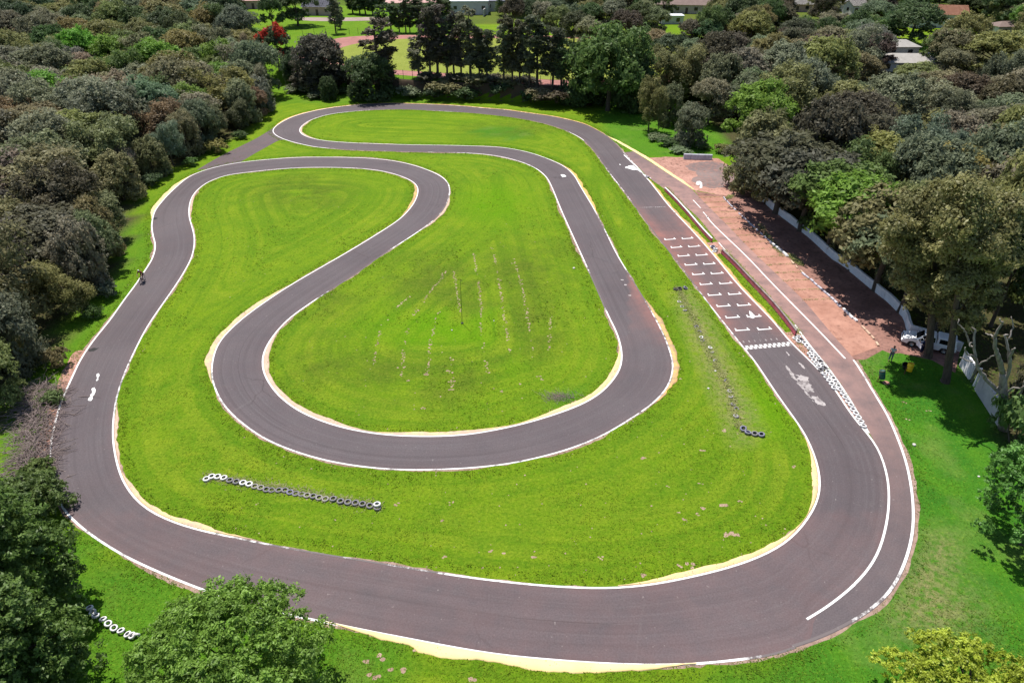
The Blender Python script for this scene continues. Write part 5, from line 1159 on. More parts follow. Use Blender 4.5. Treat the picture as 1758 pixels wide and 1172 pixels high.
# ------------------------------------------------------------------ white boundary wall, gate walls, rails
def wall_strip(name, line, h, th, mat, label, cap=None, cat='wall', drop=0.0, group=None):
    mb = MB(); nr = normals(line); n = len(line)
    A = line+nr*th/2; B = line-nr*th/2; hh = np.broadcast_to(h, n)
    va = [mb.bm.verts.new((*p, -.1)) for p in A]; vb = [mb.bm.verts.new((*p, -.1)) for p in B]
    ta = [mb.bm.verts.new((p[0], p[1], q)) for p, q in zip(A, hh)]; tb = [mb.bm.verts.new((p[0], p[1], q)) for p, q in zip(B, hh)]
    for i in range(n-1):
        for f in ((va[i], va[i+1], ta[i+1], ta[i]), (tb[i], tb[i+1], vb[i+1], vb[i]), (ta[i], ta[i+1], tb[i+1], tb[i])): mb.bm.faces.new(f)
    mb.bm.faces.new((va[0], ta[0], tb[0], vb[0])); mb.bm.faces.new((vb[-1], tb[-1], ta[-1], va[-1]))
    if cap is None: return tag(mb.build(name, M[mat]), label, cat, group)
    e = empty(name, (0, 0, 0), label, cat, 0, group); mb.build('wall_panel', M[mat], e)
    mc = MB(); A = line+nr*(th/2+cap[1]); B = line-nr*(th/2+cap[1]); t0, t1 = hh+.003, hh+cap[0]
    r = [[mc.bm.verts.new((p[0], p[1], q)) for p, q in zip(P_, z_)] for P_, z_ in ((A, t0), (A, t1), (B, t1), (B, t0))]
    for a, b in ((0, 1), (1, 2), (2, 3), (3, 0)):
        for i in range(n-1): mc.bm.faces.new((r[a][i], r[a][i+1], r[b][i+1], r[b][i]))
    for i in (0, n-1): mc.bm.faces.new([r[k][i] for k in range(4)])
    mc.build('coping', M[cap[2]], e); return e
wl = resample(W2(WALL_TOP, WH), 1.2); wv = WH+np.random.default_rng(3).normal(0, .025, len(wl))
wall_strip('boundary_wall', wl, wv, .2, 'wall', 'long whitewashed boundary wall along the tree edge of the car park', (.05, .03, 'wall'))
g1 = np.array([G(1648,627), G(1664,651)]); g2 = np.array([G(1674,668), G(1714,731)])
wall_strip('gate_wall', resample(g1, .8), 1.6, .18, 'wall', 'short white wall panel beyond the gate post, behind the shaded grass', (.05, .03, 'wall'))
wall_strip('gate_wall', resample(g2, .8), 1.75, .18, 'greywall', 'grey plaster wall panel beside the dead tree', (.05, .03, 'greywall'))
for x, y, h, m, lab in ((1667,656,1.9,'steel','grey steel gate post next to the white wall panel'),(1671.5,662,1.95,'wall','white gate post next to the grey wall panel')):
    mb = MB(); q = G(x, y); mb.box((q[0], q[1], h/2-.05), (.16, .16, h+.1), None, .02); mb.box((q[0], q[1], h+.03), (.2, .2, .06), None, .015); tag(mb.build('gate_post', M[m]), lab, 'post')
def rail(pts, h, panel, top, label, gap, sag=0):
    l = resample(smooth(W2(pts), .4), .5); e = empty('guard_rail', (0, 0, 0), label, 'rail'); nr = normals(l); n = len(l)
    for w, z0, z1, m, nm in ((.06, .08, h-.09, panel, 'rail_panel'), (.085, h-.087, h, top, 'rail_top')):
        mb = MB(); r = []
        for a, z in ((w, z0), (w, z1), (-w, z1), (-w, z0)): r.append([mb.bm.verts.new((*(p+q*a), z)) for p, q in zip(l, nr)])
        for a, b in ((0, 1), (1, 2), (2, 3), (3, 0)):
            for i in range(n-1): mb.bm.faces.new((r[a][i], r[a][i+1], r[b][i+1], r[b][i]))
        for i in (0, n-1): mb.bm.faces.new([r[k][i] for k in range(4)])
        mb.build(nm, M[m], e)
    for i in range(0, n, 5):
        mb = MB(); mb.box((l[i,0], l[i,1], h*.42), (.10, .13, h*.84), Matrix.Rotation(math.atan2(nr[i,1], nr[i,0]), 3, 'Z')); mb.build('post', M['timber'], e)
rail([(1141,328),(1160,347),(1180,369),(1203,396),(1221.5,416)], .62, 'redpaint', 'wall', 'low guard rail with bright white top on the upper grass median', 0)
rail([(1238.6,436),(1262,459),(1290,489),(1325,526),(1350,557),(1365,577)], .72, 'redpaint', 'darkrail', 'low faded red guard wall on the lower grass median', 0)
# pale concrete block beside the pad
A, B = G(1173,273), G(1222,274.5); d = (B-A)/np.linalg.norm(B-A); ang = math.atan2(d[1], d[0]); Lb = np.linalg.norm(B-A)
e = empty('concrete_barrier', (*((A+B)/2), 0), 'pale concrete barrier block row at the back of the paddock pad', 'barrier', ang)
for k in range(4):
    mb = MB(); mb.prism([(-.32, 0), (.32, 0), (.30, .25), (.2, .85), (.12, .95), (-.12, .95), (-.2, .85), (-.30, .25)], -Lb/8+.02, Lb/8-.02, 'yz'); o = mb.build('block', M['concrete'], e, (-Lb/2+Lb*(k+.5)/4, 0, 0))
# ------------------------------------------------------------------ posts, stones, bins
q = G(793.5,555); e = empty('lamp_pole', (*q, 0), 'slim dark pole standing alone in the middle of infield', 'pole')
mb = MB(); mb.tube([(0, 0, 0), (0, 0, 2.6), (0, 0, 5.1)], [.028, .024, .018], 8); mb.build('mast', M['pole'], e)
mb = MB(); mb.box((0, 0, .04), (.26, .26, .08), None, .02); mb.build('base', M['pole'], e)
mb = MB(); mb.tube([(0, 0, 5.08), (.0, 0, 5.16), (.22, 0, 5.18)], .02, 6); mb.build('arm', M['pole'], e)
q = G(1204,252); mb = MB(); mb.tube([(0, 0, 0), (0, 0, 2.4)], .05, 7); mb.box((0, 0, 2.36), (.14, .14, .08)); tag(mb.build('post', M['timber'], None, (*q, 0)), 'thin bare post on the rank grass behind the pale barrier', 'post')
def stone(px, py, r, label, seed):
    rr = np.random.default_rng(seed); bm = bmesh.new(); bmesh.ops.create_icosphere(bm, subdivisions=2, radius=r)
    for v in bm.verts: v.co *= 1+.22*math.sin(v.co.x*9/r*.3+seed)*math.cos(v.co.y*7/r*.3)+rr.normal(0, .04); v.co.z *= .7
    me = bpy.data.meshes.new('stone'); bm.to_mesh(me); bm.free(); me.materials.append(M['stone']); q = G(px, py); tag(link('stone', me, None, (*q, r*.35)), label, 'stone')
for k, (x, y, r, lab) in enumerate(((985,461,.16,'white stone on infield grass beside the middle straight'),(1569,764,.16,'white stone on grass right of the pit lane edge'),(848,551,.08,'small white stone right of the infield pole'),(776,567,.09,'small pale stone left below the infield pole'),(1216,667,.11,'pale stone left of the overgrown tyre row'),(1228,637,.1,'pale stone beside the middle of overgrown tyre row'),(1680,818,.09,'small white stone on the right-hand grass'),(104,679,.08,'small white stone on the red dirt at left track edge'))): stone(x, y, r, lab, k)
def bin_(px, py, body, tilt, label, back=None):
    q = G(px, py); e = empty('litter_bin', (*q, 0), label, 'bin'); R3 = Matrix.Rotation(tilt, 3, 'Y') @ Matrix.Rotation(-.18, 3, 'X')
    mb = MB(); mb.lathe([(.0, .02), (.27, .02), (.28, .06), (.275, .28), (.29, .3), (.275, .32), (.275, .55), (.29, .57), (.275, .59), (.285, .84), (.29, .86), (.25, .86), (.245, .1), (0, .1)], n=22)
    o = mb.build('drum', M[body], e, (.0, 0, .34), True); o.rotation_euler = R3.to_euler()
    mb = MB(); mb.ring((0, 0, .86), .268, .02, (0, 0, 1), 22, 6); o = mb.build('rim', M['rust' if body != 'yellow_plastic' else 'black'], e, (0, 0, .34)); o.rotation_euler = R3.to_euler()
    mb = MB(); mb.tube([(-.32, 0, 0), (-.31, 0, .9)], .035, 8); mb.tube([(-.31, 0, .62), (-.12, 0, .64)], .02, 6); mb.build('post', M['rust'], e)
bin_(1512.5,655,'green_paint', -.16, 'dark green drum bin tilted on its post beside the pit lane')
bin_(1558,642,'yellow_plastic', .12, 'yellow drum bin on the shaded grass')
q = G(1553,635); mb = MB(); mb.lathe([(0, .0), (.26, 0), (.28, .7), (.25, .7), (.22, .08), (0, .08)], n=18); o = mb.build('litter_bin', M['black'], None, (q[0], q[1], .3)); o.rotation_euler = (.4, -.5, 0); tag(o, 'dark drum leaning behind the yellow bin', 'bin')
q = G(1335,448); q = G(1480,477)
mb = MB(); mb.lathe([(0, 0), (.22, 0), (.24, .6), (.21, .6), (.18, .06), (0, .06)], n=16); tag(mb.build('litter_bin', M['yellow_plastic'], None, (*q, 0)), 'small yellow bin in shade at the foot of boundary wall', 'bin')
mb = MB(); q = G(1521,657.5); mb.lathe([(0, .02), (.30, .02), (.33, .05), (.30, .08), (0, .06)], n=18); tag(mb.build('drum_lid', M['bay'], None, (*q, 0)), 'flat reddish lid lying on grass beside the green drum bin', 'lid')
# ------------------------------------------------------------------ fence along the top of the bank
fx = np.arange(G(560,120,3.5)[0], G(965,150,3.5)[0], 2.3); e = empty('wire_fence', (0, 0, 0), 'dark post and wire fence along the top of the earth bank', 'fence'); tops = []
for k, x in enumerate(fx):
    y = float(np.interp(x, _bk[:,0], _bk[:,1]))+2.7; z = float(hgt(x, y)); mb = MB(); mb.tube([(x, y, z-.1), (x, y, z+1.75), (x, y-.25, z+2.05)], .055, 6); mb.build('post', M['pole'], e); tops.append((x, y, z))
for hz in (.5, 1.1, 1.7):
    mb = MB(); mb.tube([(x, y, z+hz) for x, y, z in tops], .012, 4); mb.build('wire', M['pole'], e)
bx_ = [(520,62),(540,61),(560,60.5),(580,60),(600,59.5),(615,59),(630,58.5)]
e = empty('wire_fence', (0, 0, 0), 'thin fence between the far lawn and the clay running track', 'fence'); tops = []
for x, y in bx_:
    p = GT(x, y); tops.append(p); mb = MB(); mb.tube([p-[0, 0, .1], p+[0, 0, 1.9]], .06, 6); mb.build('post', M['timber'], e)
for hz in (.6, 1.2, 1.8):
    mb = MB(); mb.tube([p+[0, 0, hz] for p in tops], .012, 4); mb.build('wire', M['pole'], e)
# ------------------------------------------------------------------ dead tree
q = G(1722,737); Y0 = q[1]; e = empty('dead_tree', (*q, 0), 'bare dead tree with twisted bleached limbs beside the grey wall panel', 'tree')
def dl(pts, r0, r1, dy0=0, dy1=0):
    out = []
    n = len(pts)
    for i, (x, y) in enumerate(pts): out.append(atY(1480+x*.1581, 520+y*.1581, Y0+dy0+(dy1-dy0)*i/(n-1))-[q[0], q[1], 0])
    o = np.array(out); oo = [o[0]]
    for a, b in zip(o, o[1:]): oo += [(a*2+b)/3+rng.normal(0, .03, 3), (a+b*2)/3+rng.normal(0, .03, 3), b]
    return oo, np.linspace(r0, r1, len(oo))
mb = MB()
for pts, r0, r1, d0, d1 in (([(1535,1370),(1535,1130),(1530,900),(1530,760)],.42,.26,0,0),([(1530,760),(1500,640),(1460,540),(1440,460),(1440,370)],.22,.12,0,-.6),): mb.tube(*dl(pts, r0, r1, d0, d1), 9)
mb.build('trunk', M['deadwood'], e, None, True)
for pts, r0, r1, d0, d1 in (([(1520,1000),(1450,930),(1370,850),(1290,760),(1250,680),(1230,600),(1215,480),(1215,380),(1230,290),(1190,265)],.2,.05,0,1.0),([(1215,480),(1170,465),(1155,400),(1130,320),(1085,270),(1040,225),(1050,175)],.09,.04,.7,1.4),([(1235,610),(1200,572),(1145,560),(1125,520),(1120,480)],.09,.04,.5,.2),([(1260,680),(1300,640),(1360,625),(1400,580),(1445,560)],.08,.035,.4,-.4),([(1200,640),(1130,625),(1080,590),(1060,600)],.06,.03,.5,.9),([(1440,370),(1470,300),(1510,240),(1530,205),(1500,205),(1495,170)],.11,.04,-.6,-1.2),([(1440,370),(1410,350),(1370,345),(1340,325)],.08,.03,-.6,.2),([(1535,880),(1590,760),(1605,660),(1612,560),(1630,510),(1660,488)],.17,.06,0,-1),([(1600,680),(1595,520),(1570,430),(1545,350),(1580,345)],.12,.07,-.3,.5),([(1585,400),(1615,330),(1648,272),(1630,200),(1620,145)],.07,.03,.3,1.0),([(1545,1010),(1600,950),(1650,915),(1720,930),(1755,900)],.1,.05,-.2,-1.2),([(1530,930),(1490,905),(1460,925)],.06,.03,0,-.8),([(1540,1060),(1500,990),(1450,1000)],.06,.03,0,-.8),([(1215,420),(1175,430),(1170,480)],.05,.025,.8,.4),([(1230,300),(1220,340),(1190,300)],.04,.02,1,.8),([(1690,1080),(1700,1010),(1740,940),(1758,850)],.12,.05,-.3,-1),([(1540,1150),(1600,1200),(1690,1100)],.16,.1,0,-.4)):
    mb = MB(); mb.tube(*dl(pts, r0, r1, d0, d1), 7); mb.build('branch', M['deadwood'], e, None, True)
q2 = G(1722,737); C, L = dome(np.random.default_rng(3), 2.0, 2.2, .1, 8)
# ------------------------------------------------------------------ cut brush beside the track
q = G(62,760); e = empty('brush_pile', (*q, 0), 'heap of dead grey-brown branches left of the track', 'brush pile'); mb = MB(); rb = np.random.default_rng(8)
for k in range(1500):
    px, py = rb.normal(62, 22), rb.uniform(660, 822); px += (740-py)*.12
    a = G(px, py)-q; L_ = rb.uniform(.4, 1.8)*(1.5 if rb.random() < .15 else 1); an = rb.uniform(0, 6.28); z = rb.uniform(.02, .8)*math.exp(-((px-62-(740-py)*.12)/26)**2)
    dx, dy, dz = math.cos(an)*L_, math.sin(an)*L_, rb.uniform(-.25, .45)
    r = rb.uniform(.010, .026); mb.tube([(a[0], a[1], z), (a[0]+dx*.5+rb.normal(0, .1), a[1]+dy*.5+rb.normal(0, .1), max(.03, z+dz*.6)), (a[0]+dx, a[1]+dy, max(.03, z+dz))], [r*1.4, r, r*.5], 4, False)
mb.build('branches', M['twig'], e)
q = G(962,684); e = empty('brush_pile', (*q, 0), 'small heap of dead reeds at the infield drain by the yellow kerb', 'brush pile'); mb = MB()
for k in range(140):
    a = G(rb.normal(963, 15), rb.normal(684, 4))-q; an = rb.normal(2.4, .5); L_ = rb.uniform(.3, 1.1); z = rb.uniform(.02, .22); r = .012
    mb.tube([(a[0], a[1], z), (a[0]+math.cos(an)*L_, a[1]+math.sin(an)*L_, z+rb.uniform(-.05, .2))], [r, r*.5], 4, False)
mb.build('branches', M['twig'], e)
# ------------------------------------------------------------------ houses of the suburb
def house(px, py, w, d, wh, rh, rot, wm, rm, kind, label):
    b = GT(px, py); e = empty('house' if kind != 'flat' else 'flat_roofed_house', b, label, 'house', rot); hw, hd = w/2, d/2
    mb = MB(); y0, y1 = 0, d
    if kind == 'gable': mb.prism([(y0, -.3), (y1, -.3), (y1, wh), (hd, wh+rh*.97), (y0, wh)], -hw, hw, 'yz')
    else: mb.box((0, hd, wh/2-.15), (w, d, wh+.3))
    mb.build('wall', M[wm], e); ov = .45; mb = MB(); t = .12
    if kind == 'flat': mb.box((0, hd, wh+rh/2+.003), (w+.5, d+.5, rh), None, .03)
    elif kind == 'gable':
        for sy in (-1, 1):
            ye = hd+sy*(hd+ov); ze = wh-rh*ov/hd+.06
            mb.face([(-hw-ov, ye, ze), (hw+ov, ye, ze), (hw+ov, hd, wh+rh+.06), (-hw-ov, hd, wh+rh+.06)])
        bmesh.ops.solidify(mb.bm, geom=mb.bm.faces[:], thickness=t)
    else:
        r = min(hw, hd); E = [(-hw-ov, -ov), (hw+ov, -ov), (hw+ov, d+ov), (-hw-ov, d+ov)]; z0 = wh+.02
        rA, rB = (-hw+hd*.9, hd, wh+rh), (hw-hd*.9, hd, wh+rh); E = [(*p, z0) for p in E]
        for f in ((E[0], E[1], rB, rA), (E[2], E[3], rA, rB), (E[1], E[2], rB), (E[3], E[0], rA), (E[3], E[2], E[1], E[0])): mb.face(f)
    rf = mb.build('roof', M[rm], e)
    if 'white ridge' in label:
        mb = MB(); mb.tube([(hw+ov, -ov, wh+.12), (hw-hd*.9, hd, wh+rh+.1)], .16, 6); mb.build('ridge', M['roof_white'], rf)
    nw = max(2, int(w/3.2))
    for k in range(nw):
        x = -hw+w*(k+.5)/nw
        if k == nw//2 and nw > 2:
            mb = MB(); mb.box((x, -.03, 1.02), (.95, .09, 2.05)); dr = mb.build('door', M['timber'], e); mb = MB(); mb.box((x+.35, -.1, 1.0), (.05, .06, .16)); mb.build('handle', M['steel'], dr); continue
        mb = MB(); mb.box((x, -.03, wh*.56), (1.25, .08, 1.15)); wn = mb.build('window', M['glass'], e)
        mb = MB(); mb.box((x, -.06, wh*.56-.64), (1.5, .16, .08)); mb.build('sill', M['house_white'], wn)
    for sx in (-1, 1):
        mb = MB(); mb.box((sx*(hw+.02), hd, wh*.56), (.08, 1.2, 1.1)); mb.build('window', M['glass'], e)
for a in HOUSES: house(*a)
p0, p1 = GT(830,29), GT(850,12); wall_strip('garden_wall', resample(np.array([p0[:2], p1[:2]]), 2), 3.5+2.4, .25, 'greywall', 'pale garden wall running uphill beside the white modern building', None)
# ------------------------------------------------------------------ people (skinned skeletons turned into meshes)
def skin_mesh(name, nodes, edges, mat, sub=2):
    """nodes name->(xyz, radius); edges pairs; first node is the root"""
    me = bpy.data.meshes.new(name); keys = list(nodes); ix = {k: i for i, k in enumerate(keys)}
    me.from_pydata([nodes[k][0] for k in keys], [(ix[a], ix[b]) for a, b in edges], []); o = bpy.data.objects.new(name, me); COL.objects.link(o)
    m = o.modifiers.new('s', 'SKIN'); m.use_smooth_shade = True
    sv = me.skin_vertices[0].data
    for k in keys:
        r = nodes[k][1]; sv[ix[k]].radius = r if isinstance(r, tuple) else (r, r); sv[ix[k]].use_root = False
    sv[0].use_root = True
    s = o.modifiers.new('u', 'SUBSURF'); s.levels = s.render_levels = sub
    dg = bpy.context.evaluated_depsgraph_get(); r = bpy.data.meshes.new_from_object(o.evaluated_get(dg)); r.name = name
    bpy.data.objects.remove(o); r.materials.clear(); r.materials.append(M[mat])
    r.polygons.foreach_set('use_smooth', np.ones(len(r.polygons), bool)); return r
def person(name, loc, rz, J, label, top, legs, hair='hair', long_sleeve=False, helmet=None, shorts=False, scale=1.0):
    e = empty(name, loc, label, 'person', rz); e.scale = (scale,)*3
    V3 = lambda k: np.array(J[k], float)
    N, E = {}, []
    def add(k, p, r, to=None):
        N[k] = (tuple(p), r)
        if to: E.append((to, k))
    pel, che, nec, hd = V3('pelvis'), V3('chest'), V3('neck'), V3('head')
    add('pelvis', pel, (.145, .11)); add('waist', pel*.55+che*.45, (.125, .095), 'pelvis'); add('chest', che, (.155, .11), 'waist'); add('neckb', nec, .06, 'chest')
    up = (hd-nec)/np.linalg.norm(hd-nec); fw = np.array(J.get('face', (0, 1, 0)), float); fw = fw-up*fw.dot(up); fw /= np.linalg.norm(fw)
    add('jaw', nec+up*.09+fw*.02, .075, 'neckb'); add('skull', hd, .098, 'jaw'); add('crown', hd+up*.06-fw*.01, .08, 'skull')
    side = np.cross(fw, up)
    for s, S in (('l', -1), ('r', 1)):
        sh, el, wr = V3('sh_'+s), V3('el_'+s), V3('wr_'+s)
        add('sh'+s, sh, .062, 'chest'); add('el'+s, el, .044, 'sh'+s); add('wr'+s, wr, .030, 'el'+s)
        d = wr-el; d /= np.linalg.norm(d); x = np.cross(d, up if abs(d.dot(up)) < .9 else fw); x /= np.linalg.norm(x); n = np.cross(x, d)
        add('pm'+s, wr+d*.075, (.040, .018), 'wr'+s)
        for k, (o, L) in enumerate(((-.030, .070), (-.010, .082), (.010, .076), (.028, .060))):
            a = wr+d*.085+x*o; add(f'f{k}{s}', a+d*.012, .010, 'pm'+s); add(f'g{k}{s}', a+d*L*.55+n*.012, .009, f'f{k}{s}'); add(f'h{k}{s}', a+d*L*.85+n*.040, .008, f'g{k}{s}')
        add('t0'+s, wr+d*.04+x*-.040, .012, 'wr'+s); add('t1'+s, wr+d*.075+x*-.062+n*.015, .010, 't0'+s)
        hp, kn, an, to = V3('hip_'+s), V3('kn_'+s), V3('an_'+s), V3('to_'+s)
        add('hp'+s, hp, .088, 'pelvis'); add('kn'+s, kn, .058, 'hp'+s); add('cf'+s, kn*.65+an*.35, .054, 'kn'+s); add('an'+s, an, .036, 'cf'+s); add('to'+s, to, (.042, .030), 'an'+s)
    body = link('body', skin_mesh('body', N, E, 'skin'), e)
    mb = MB()
    for S in (-1, 1): mb.lathe([(0, -.012), (.011, -.006), (.013, 0), (.008, .009), (0, .012)], tuple(hd+fw*.088+side*S*.034+up*.005), 10)
    mb.build('eyes', M['black'], body)
    mb = MB(); mb.tube([hd+fw*.092+up*.02, hd+fw*.118-up*.025, hd+fw*.094-up*.035], [.010, .018, .012], 7); mb.tube([hd+fw*.085-up*.062-side*.025, hd+fw*.098-up*.064, hd+fw*.085-up*.062+side*.025], .008, 6)
    for S in (-1, 1): mb.tube([hd+side*S*.092+up*.025, hd+side*S*.106, hd+side*S*.092-up*.035], [.008, .016, .008], 6)
    mb.build('face', M['skin'], body)
    if helmet: 
        h = {'a': (tuple(hd-fw*.05+up*.03), .105), 'b': (tuple(hd+up*.055), .118), 'c': (tuple(hd+fw*.06+up*.05), .10)}
        link('helmet', skin_mesh('helmet', h, [('a', 'b'), ('b', 'c')], helmet), e)
    else:
        h = {'a': (tuple(hd-fw*.045-up*.02), .085), 'b': (tuple(hd-fw*.03+up*.055), .102), 'c': (tuple(hd+fw*.035+up*.075), .078)}
        link('hair', skin_mesh('hair', h, [('a', 'b'), ('b', 'c')], hair), e)
    T = {'waist': (tuple(pel*.9+che*.1), (.158, .125)), 'w2': (tuple(pel*.5+che*.5), (.145, .115)), 'chest': (tuple(che), (.175, .13)), 'nk': (tuple(che*.25+nec*.75), .085)}; TE = [('waist', 'w2'), ('w2', 'chest'), ('chest', 'nk')]
    for s in 'lr':
        sh, el, wr = V3('sh_'+s), V3('el_'+s), V3('wr_'+s); T['s'+s] = (tuple(sh), .078); T['m'+s] = (tuple(sh*.35+el*.65), .066); TE += [('chest', 's'+s), ('s'+s, 'm'+s)]
        if long_sleeve: T['e'+s] = (tuple(el), .058); T['c'+s] = (tuple(wr*.9+el*.1), .042); TE += [('m'+s, 'e'+s), ('e'+s, 'c'+s)]
    link('shirt', skin_mesh('shirt', T, TE, top), e)
    L = {'p': (tuple(pel), (.165, .13))}; LE = []
    for s in 'lr':
        hp, kn, an = V3('hip_'+s), V3('kn_'+s), V3('an_'+s); L['h'+s] = (tuple(hp), .104); L['k'+s] = (tuple(kn if not shorts else hp*.3+kn*.7), .078); LE += [('p', 'h'+s), ('h'+s, 'k'+s)]
        if not shorts: L['a'+s] = (tuple(an*.94+kn*.06), .062); LE.append(('k'+s, 'a'+s))
        F_ = {'a': (tuple(V3('an_'+s)+[0, 0, -.03]), .05), 'b': (tuple(V3('to_'+s)), (.052, .036))}; link('shoe', skin_mesh('shoe', F_, [('a', 'b')], 'black'), e)
    link('trousers', skin_mesh('trousers', L, LE, legs), e); return e
STAND = dict(pelvis=(0,0,.95), chest=(0,.01,1.28), neck=(0,.0,1.47), head=(0,.03,1.63), face=(0,1,-.15), sh_l=(-.19,0,1.41), el_l=(-.26,.02,1.13), wr_l=(-.10,.22,1.10), sh_r=(.19,0,1.41), el_r=(.26,.02,1.13), wr_r=(.10,.24,1.08), hip_l=(-.1,0,.9), kn_l=(-.11,.03,.5), an_l=(-.12,0,.09), to_l=(-.14,.16,.04), hip_r=(.1,0,.9), kn_r=(.11,.04,.5), an_r=(.13,.03,.09), to_r=(.16,.19,.04))
q = G(1527.5,619); person('person', (*q, 0), R(160), STAND, 'person in pale grey shirt and dark trousers standing beside the car park', 'cloth_grey', 'cloth_jean')
S2 = dict(STAND, el_l=(-.24,.08,1.14), wr_l=(-.22,.3,1.22), el_r=(.24,-.03,1.12), wr_r=(.25,.06,.86)); q = G(1581,606.5); person('person', (*q, 0), R(20), S2, 'person in navy clothes at the open door of the white pickup', 'cloth_navy', 'cloth_navy', long_sleeve=True, hair='white_plastic')
# cyclist, riding towards the camera
RIDE = dict(pelvis=(0,-.38,1.0), chest=(0,-.05,1.34), neck=(0,.10,1.47), head=(0,.20,1.60), face=(0,1,-.1), sh_l=(-.19,.05,1.40), el_l=(-.27,.22,1.17), wr_l=(-.23,.42,1.05), sh_r=(.19,.05,1.40), el_r=(.27,.22,1.17), wr_r=(.23,.42,1.05), hip_l=(-.09,-.34,.95), kn_l=(-.12,.08,.78), an_l=(-.12,-.02,.42), to_l=(-.12,.14,.36), hip_r=(.09,-.34,.95), kn_r=(.12,-.02,.58), an_r=(.12,-.14,.19), to_r=(.12,.02,.14))
q = G(245.5,484); rz = R(180+5)
person('person', (*q, 0), rz, RIDE, 'cyclist in dark red jersey and white helmet riding along the left track edge', 'cloth_red', 'cloth_black', helmet='white_plastic', shorts=True)
e = empty('bicycle', (*q, 0), 'dark bicycle under the rider at the left track edge', 'bicycle', rz)
for y in (-.52, .52):
    mb = MB(); mb.ring((0, y, .345), .325, .022, (1, 0, 0), 28, 8); wh = mb.build('wheel', M['rubber'], e, None, True)
    mb = MB(); mb.ring((0, y, .345), .295, .012, (1, 0, 0), 28, 6)
    for k in range(12): a = k*math.pi/6; mb.tube([(0, y, .345), (0, y+.29*math.cos(a), .345+.29*math.sin(a))], .003, 4, False)
    mb.tube([(-.05, y, .345), (.05, y, .345)], .02, 8); mb.build('rim', M['steel'], wh)
mb = MB(); bb, st, hd_ = (0, -.08, .30), (0, -.25, .82), (0, .36, .86)
for a, b, r in ((bb, st, .017), (bb, (0, .40, .74), .019), ((0, -.24, .78), (0, .37, .82), .017), ((.05, -.52, .345), bb, .010), ((-.05, -.52, .345), bb, .010), ((.05, -.52, .345), (0, -.24, .78), .008), ((-.05, -.52, .345), (0, -.24, .78), .008), (hd_, (0, .42, .68), .02), ((.05, .42, .66), (.05, .52, .345), .012), ((-.05, .42, .66), (-.05, .52, .345), .012), ((-.05, .42, .68), (.05, .42, .68), .016), (st, (0, -.28, .93), .014)): mb.tube([a, b], r, 8)
mb.build('frame', M['cloth_navy'], e)
mb = MB(); mb.tube([(-.27, .40, 1.0), (-.08, .44, 1.0), (.08, .44, 1.0), (.27, .40, 1.0)], .014, 8); mb.tube([(0, .36, .86), (0, .44, 1.0)], .014, 8); mb.build('handlebar', M['black'], e)
mb = MB(); mb.tube([(0, -.42, .95), (0, -.30, .95), (0, -.16, .94)], [.07, .05, .02], 10); mb.build('saddle', M['black'], e)
mb = MB(); mb.ring(bb, .085, .008, (1, 0, 0), 20, 6); mb.tube([(-.1, -.02, .37), (-.06, -.02, .37), (-.06, -.14, .22), (.06, -.14, .22), (.1, -.14, .22)], .010, 6); mb.build('crank', M['steel'], e)
# ------------------------------------------------------------------ white pickup with canopy
A, B = G(1566.5,596), G(1614.5,607); f = (A-B)/np.linalg.norm(A-B); c = (A+B)/2; WB = 3.05
perp = np.array((-f[1], f[0]));  perp = perp if perp[1] > 0 else -perp; c = c+perp*.82
rz = math.atan2(f[1], f[0]); e = empty('pickup_truck', (*c, 0), 'white pickup with canopy and open front door parked in tree shade', 'pickup', rz)
e.scale = (.95,)*3
near_ = 1 if (np.array((-math.sin(rz), math.cos(rz)))@np.array((0, -1))) > 0 else -1     # which local side faces the camera
def arch(cx, r, n=8): return [(cx+r*math.cos(t), .36+r*math.sin(t)) for t in np.linspace(math.pi, 0, n)][::-1]
mb = MB(); prof = [(-2.55,.50),(-2.58,.98),(-.55,1.0),(1.10,1.02),(1.55,1.05),(2.2,.98),(2.48,.82),(2.52,.45)]
low = [(2.0,.36)]+[(1.52+.44*math.cos(t), .36+.44*math.sin(t)) for t in np.linspace(0, math.pi, 9)]+[(1.0,.34),(-1.0,.34)]+[(-1.53+.44*math.cos(t), .36+.44*math.sin(t)) for t in np.linspace(0, math.pi, 9)]+[(-2.1,.4)]
mb.prism(prof+low, -.88, .88); bmesh.ops.bevel(mb.bm, geom=[x for x in mb.bm.edges if abs(abs(x.verts[0].co.y)-.88) < .01 and abs(x.verts[0].co.y-x.verts[1].co.y) < .01 and min(x.verts[0].co.z, x.verts[1].co.z) > .7], offset=.07, segments=3, affect='EDGES'); body = mb.build('body', M['car'], e)
mb = MB()
def taper(mb, x0, x1, xt0, xt1, z0, z1, w0, w1, bev=.05):
    vs = [mb.bm.verts.new(p) for p in ((x0,-w0,z0),(x1,-w0,z0),(x1,w0,z0),(x0,w0,z0),(xt0,-w1,z1),(xt1,-w1,z1),(xt1,w1,z1),(xt0,w1,z1))]
    fs = [mb.bm.faces.new([vs[i] for i in q]) for q in ((0,3,2,1),(4,5,6,7),(0,1,5,4),(1,2,6,5),(2,3,7,6),(3,0,4,7))]
    bmesh.ops.bevel(mb.bm, geom=list({x for v in vs[4:] for x in v.link_edges}), offset=bev, segments=3, affect='EDGES')
taper(mb, -.62, 1.28, -.52, .52, .98, 1.70, .84, .70); mb.build('cab', M['car'], e)
mb = MB(); taper(mb, -2.52, -.66, -2.42, -.68, .97, 1.74, .86, .76); cn_ = mb.build('canopy', M['car'], e)
def panel(pts, mat, nm, par): 
    mb = MB(); mb.face(pts); bmesh.ops.solidify(mb.bm, geom=mb.bm.faces[:], thickness=.012); return mb.build(nm, M[mat], par)
panel([(1.235,-.66,1.06),(1.235,.66,1.06),(.64,.56,1.63),(.64,-.56,1.63)], 'glass', 'windscreen', e)
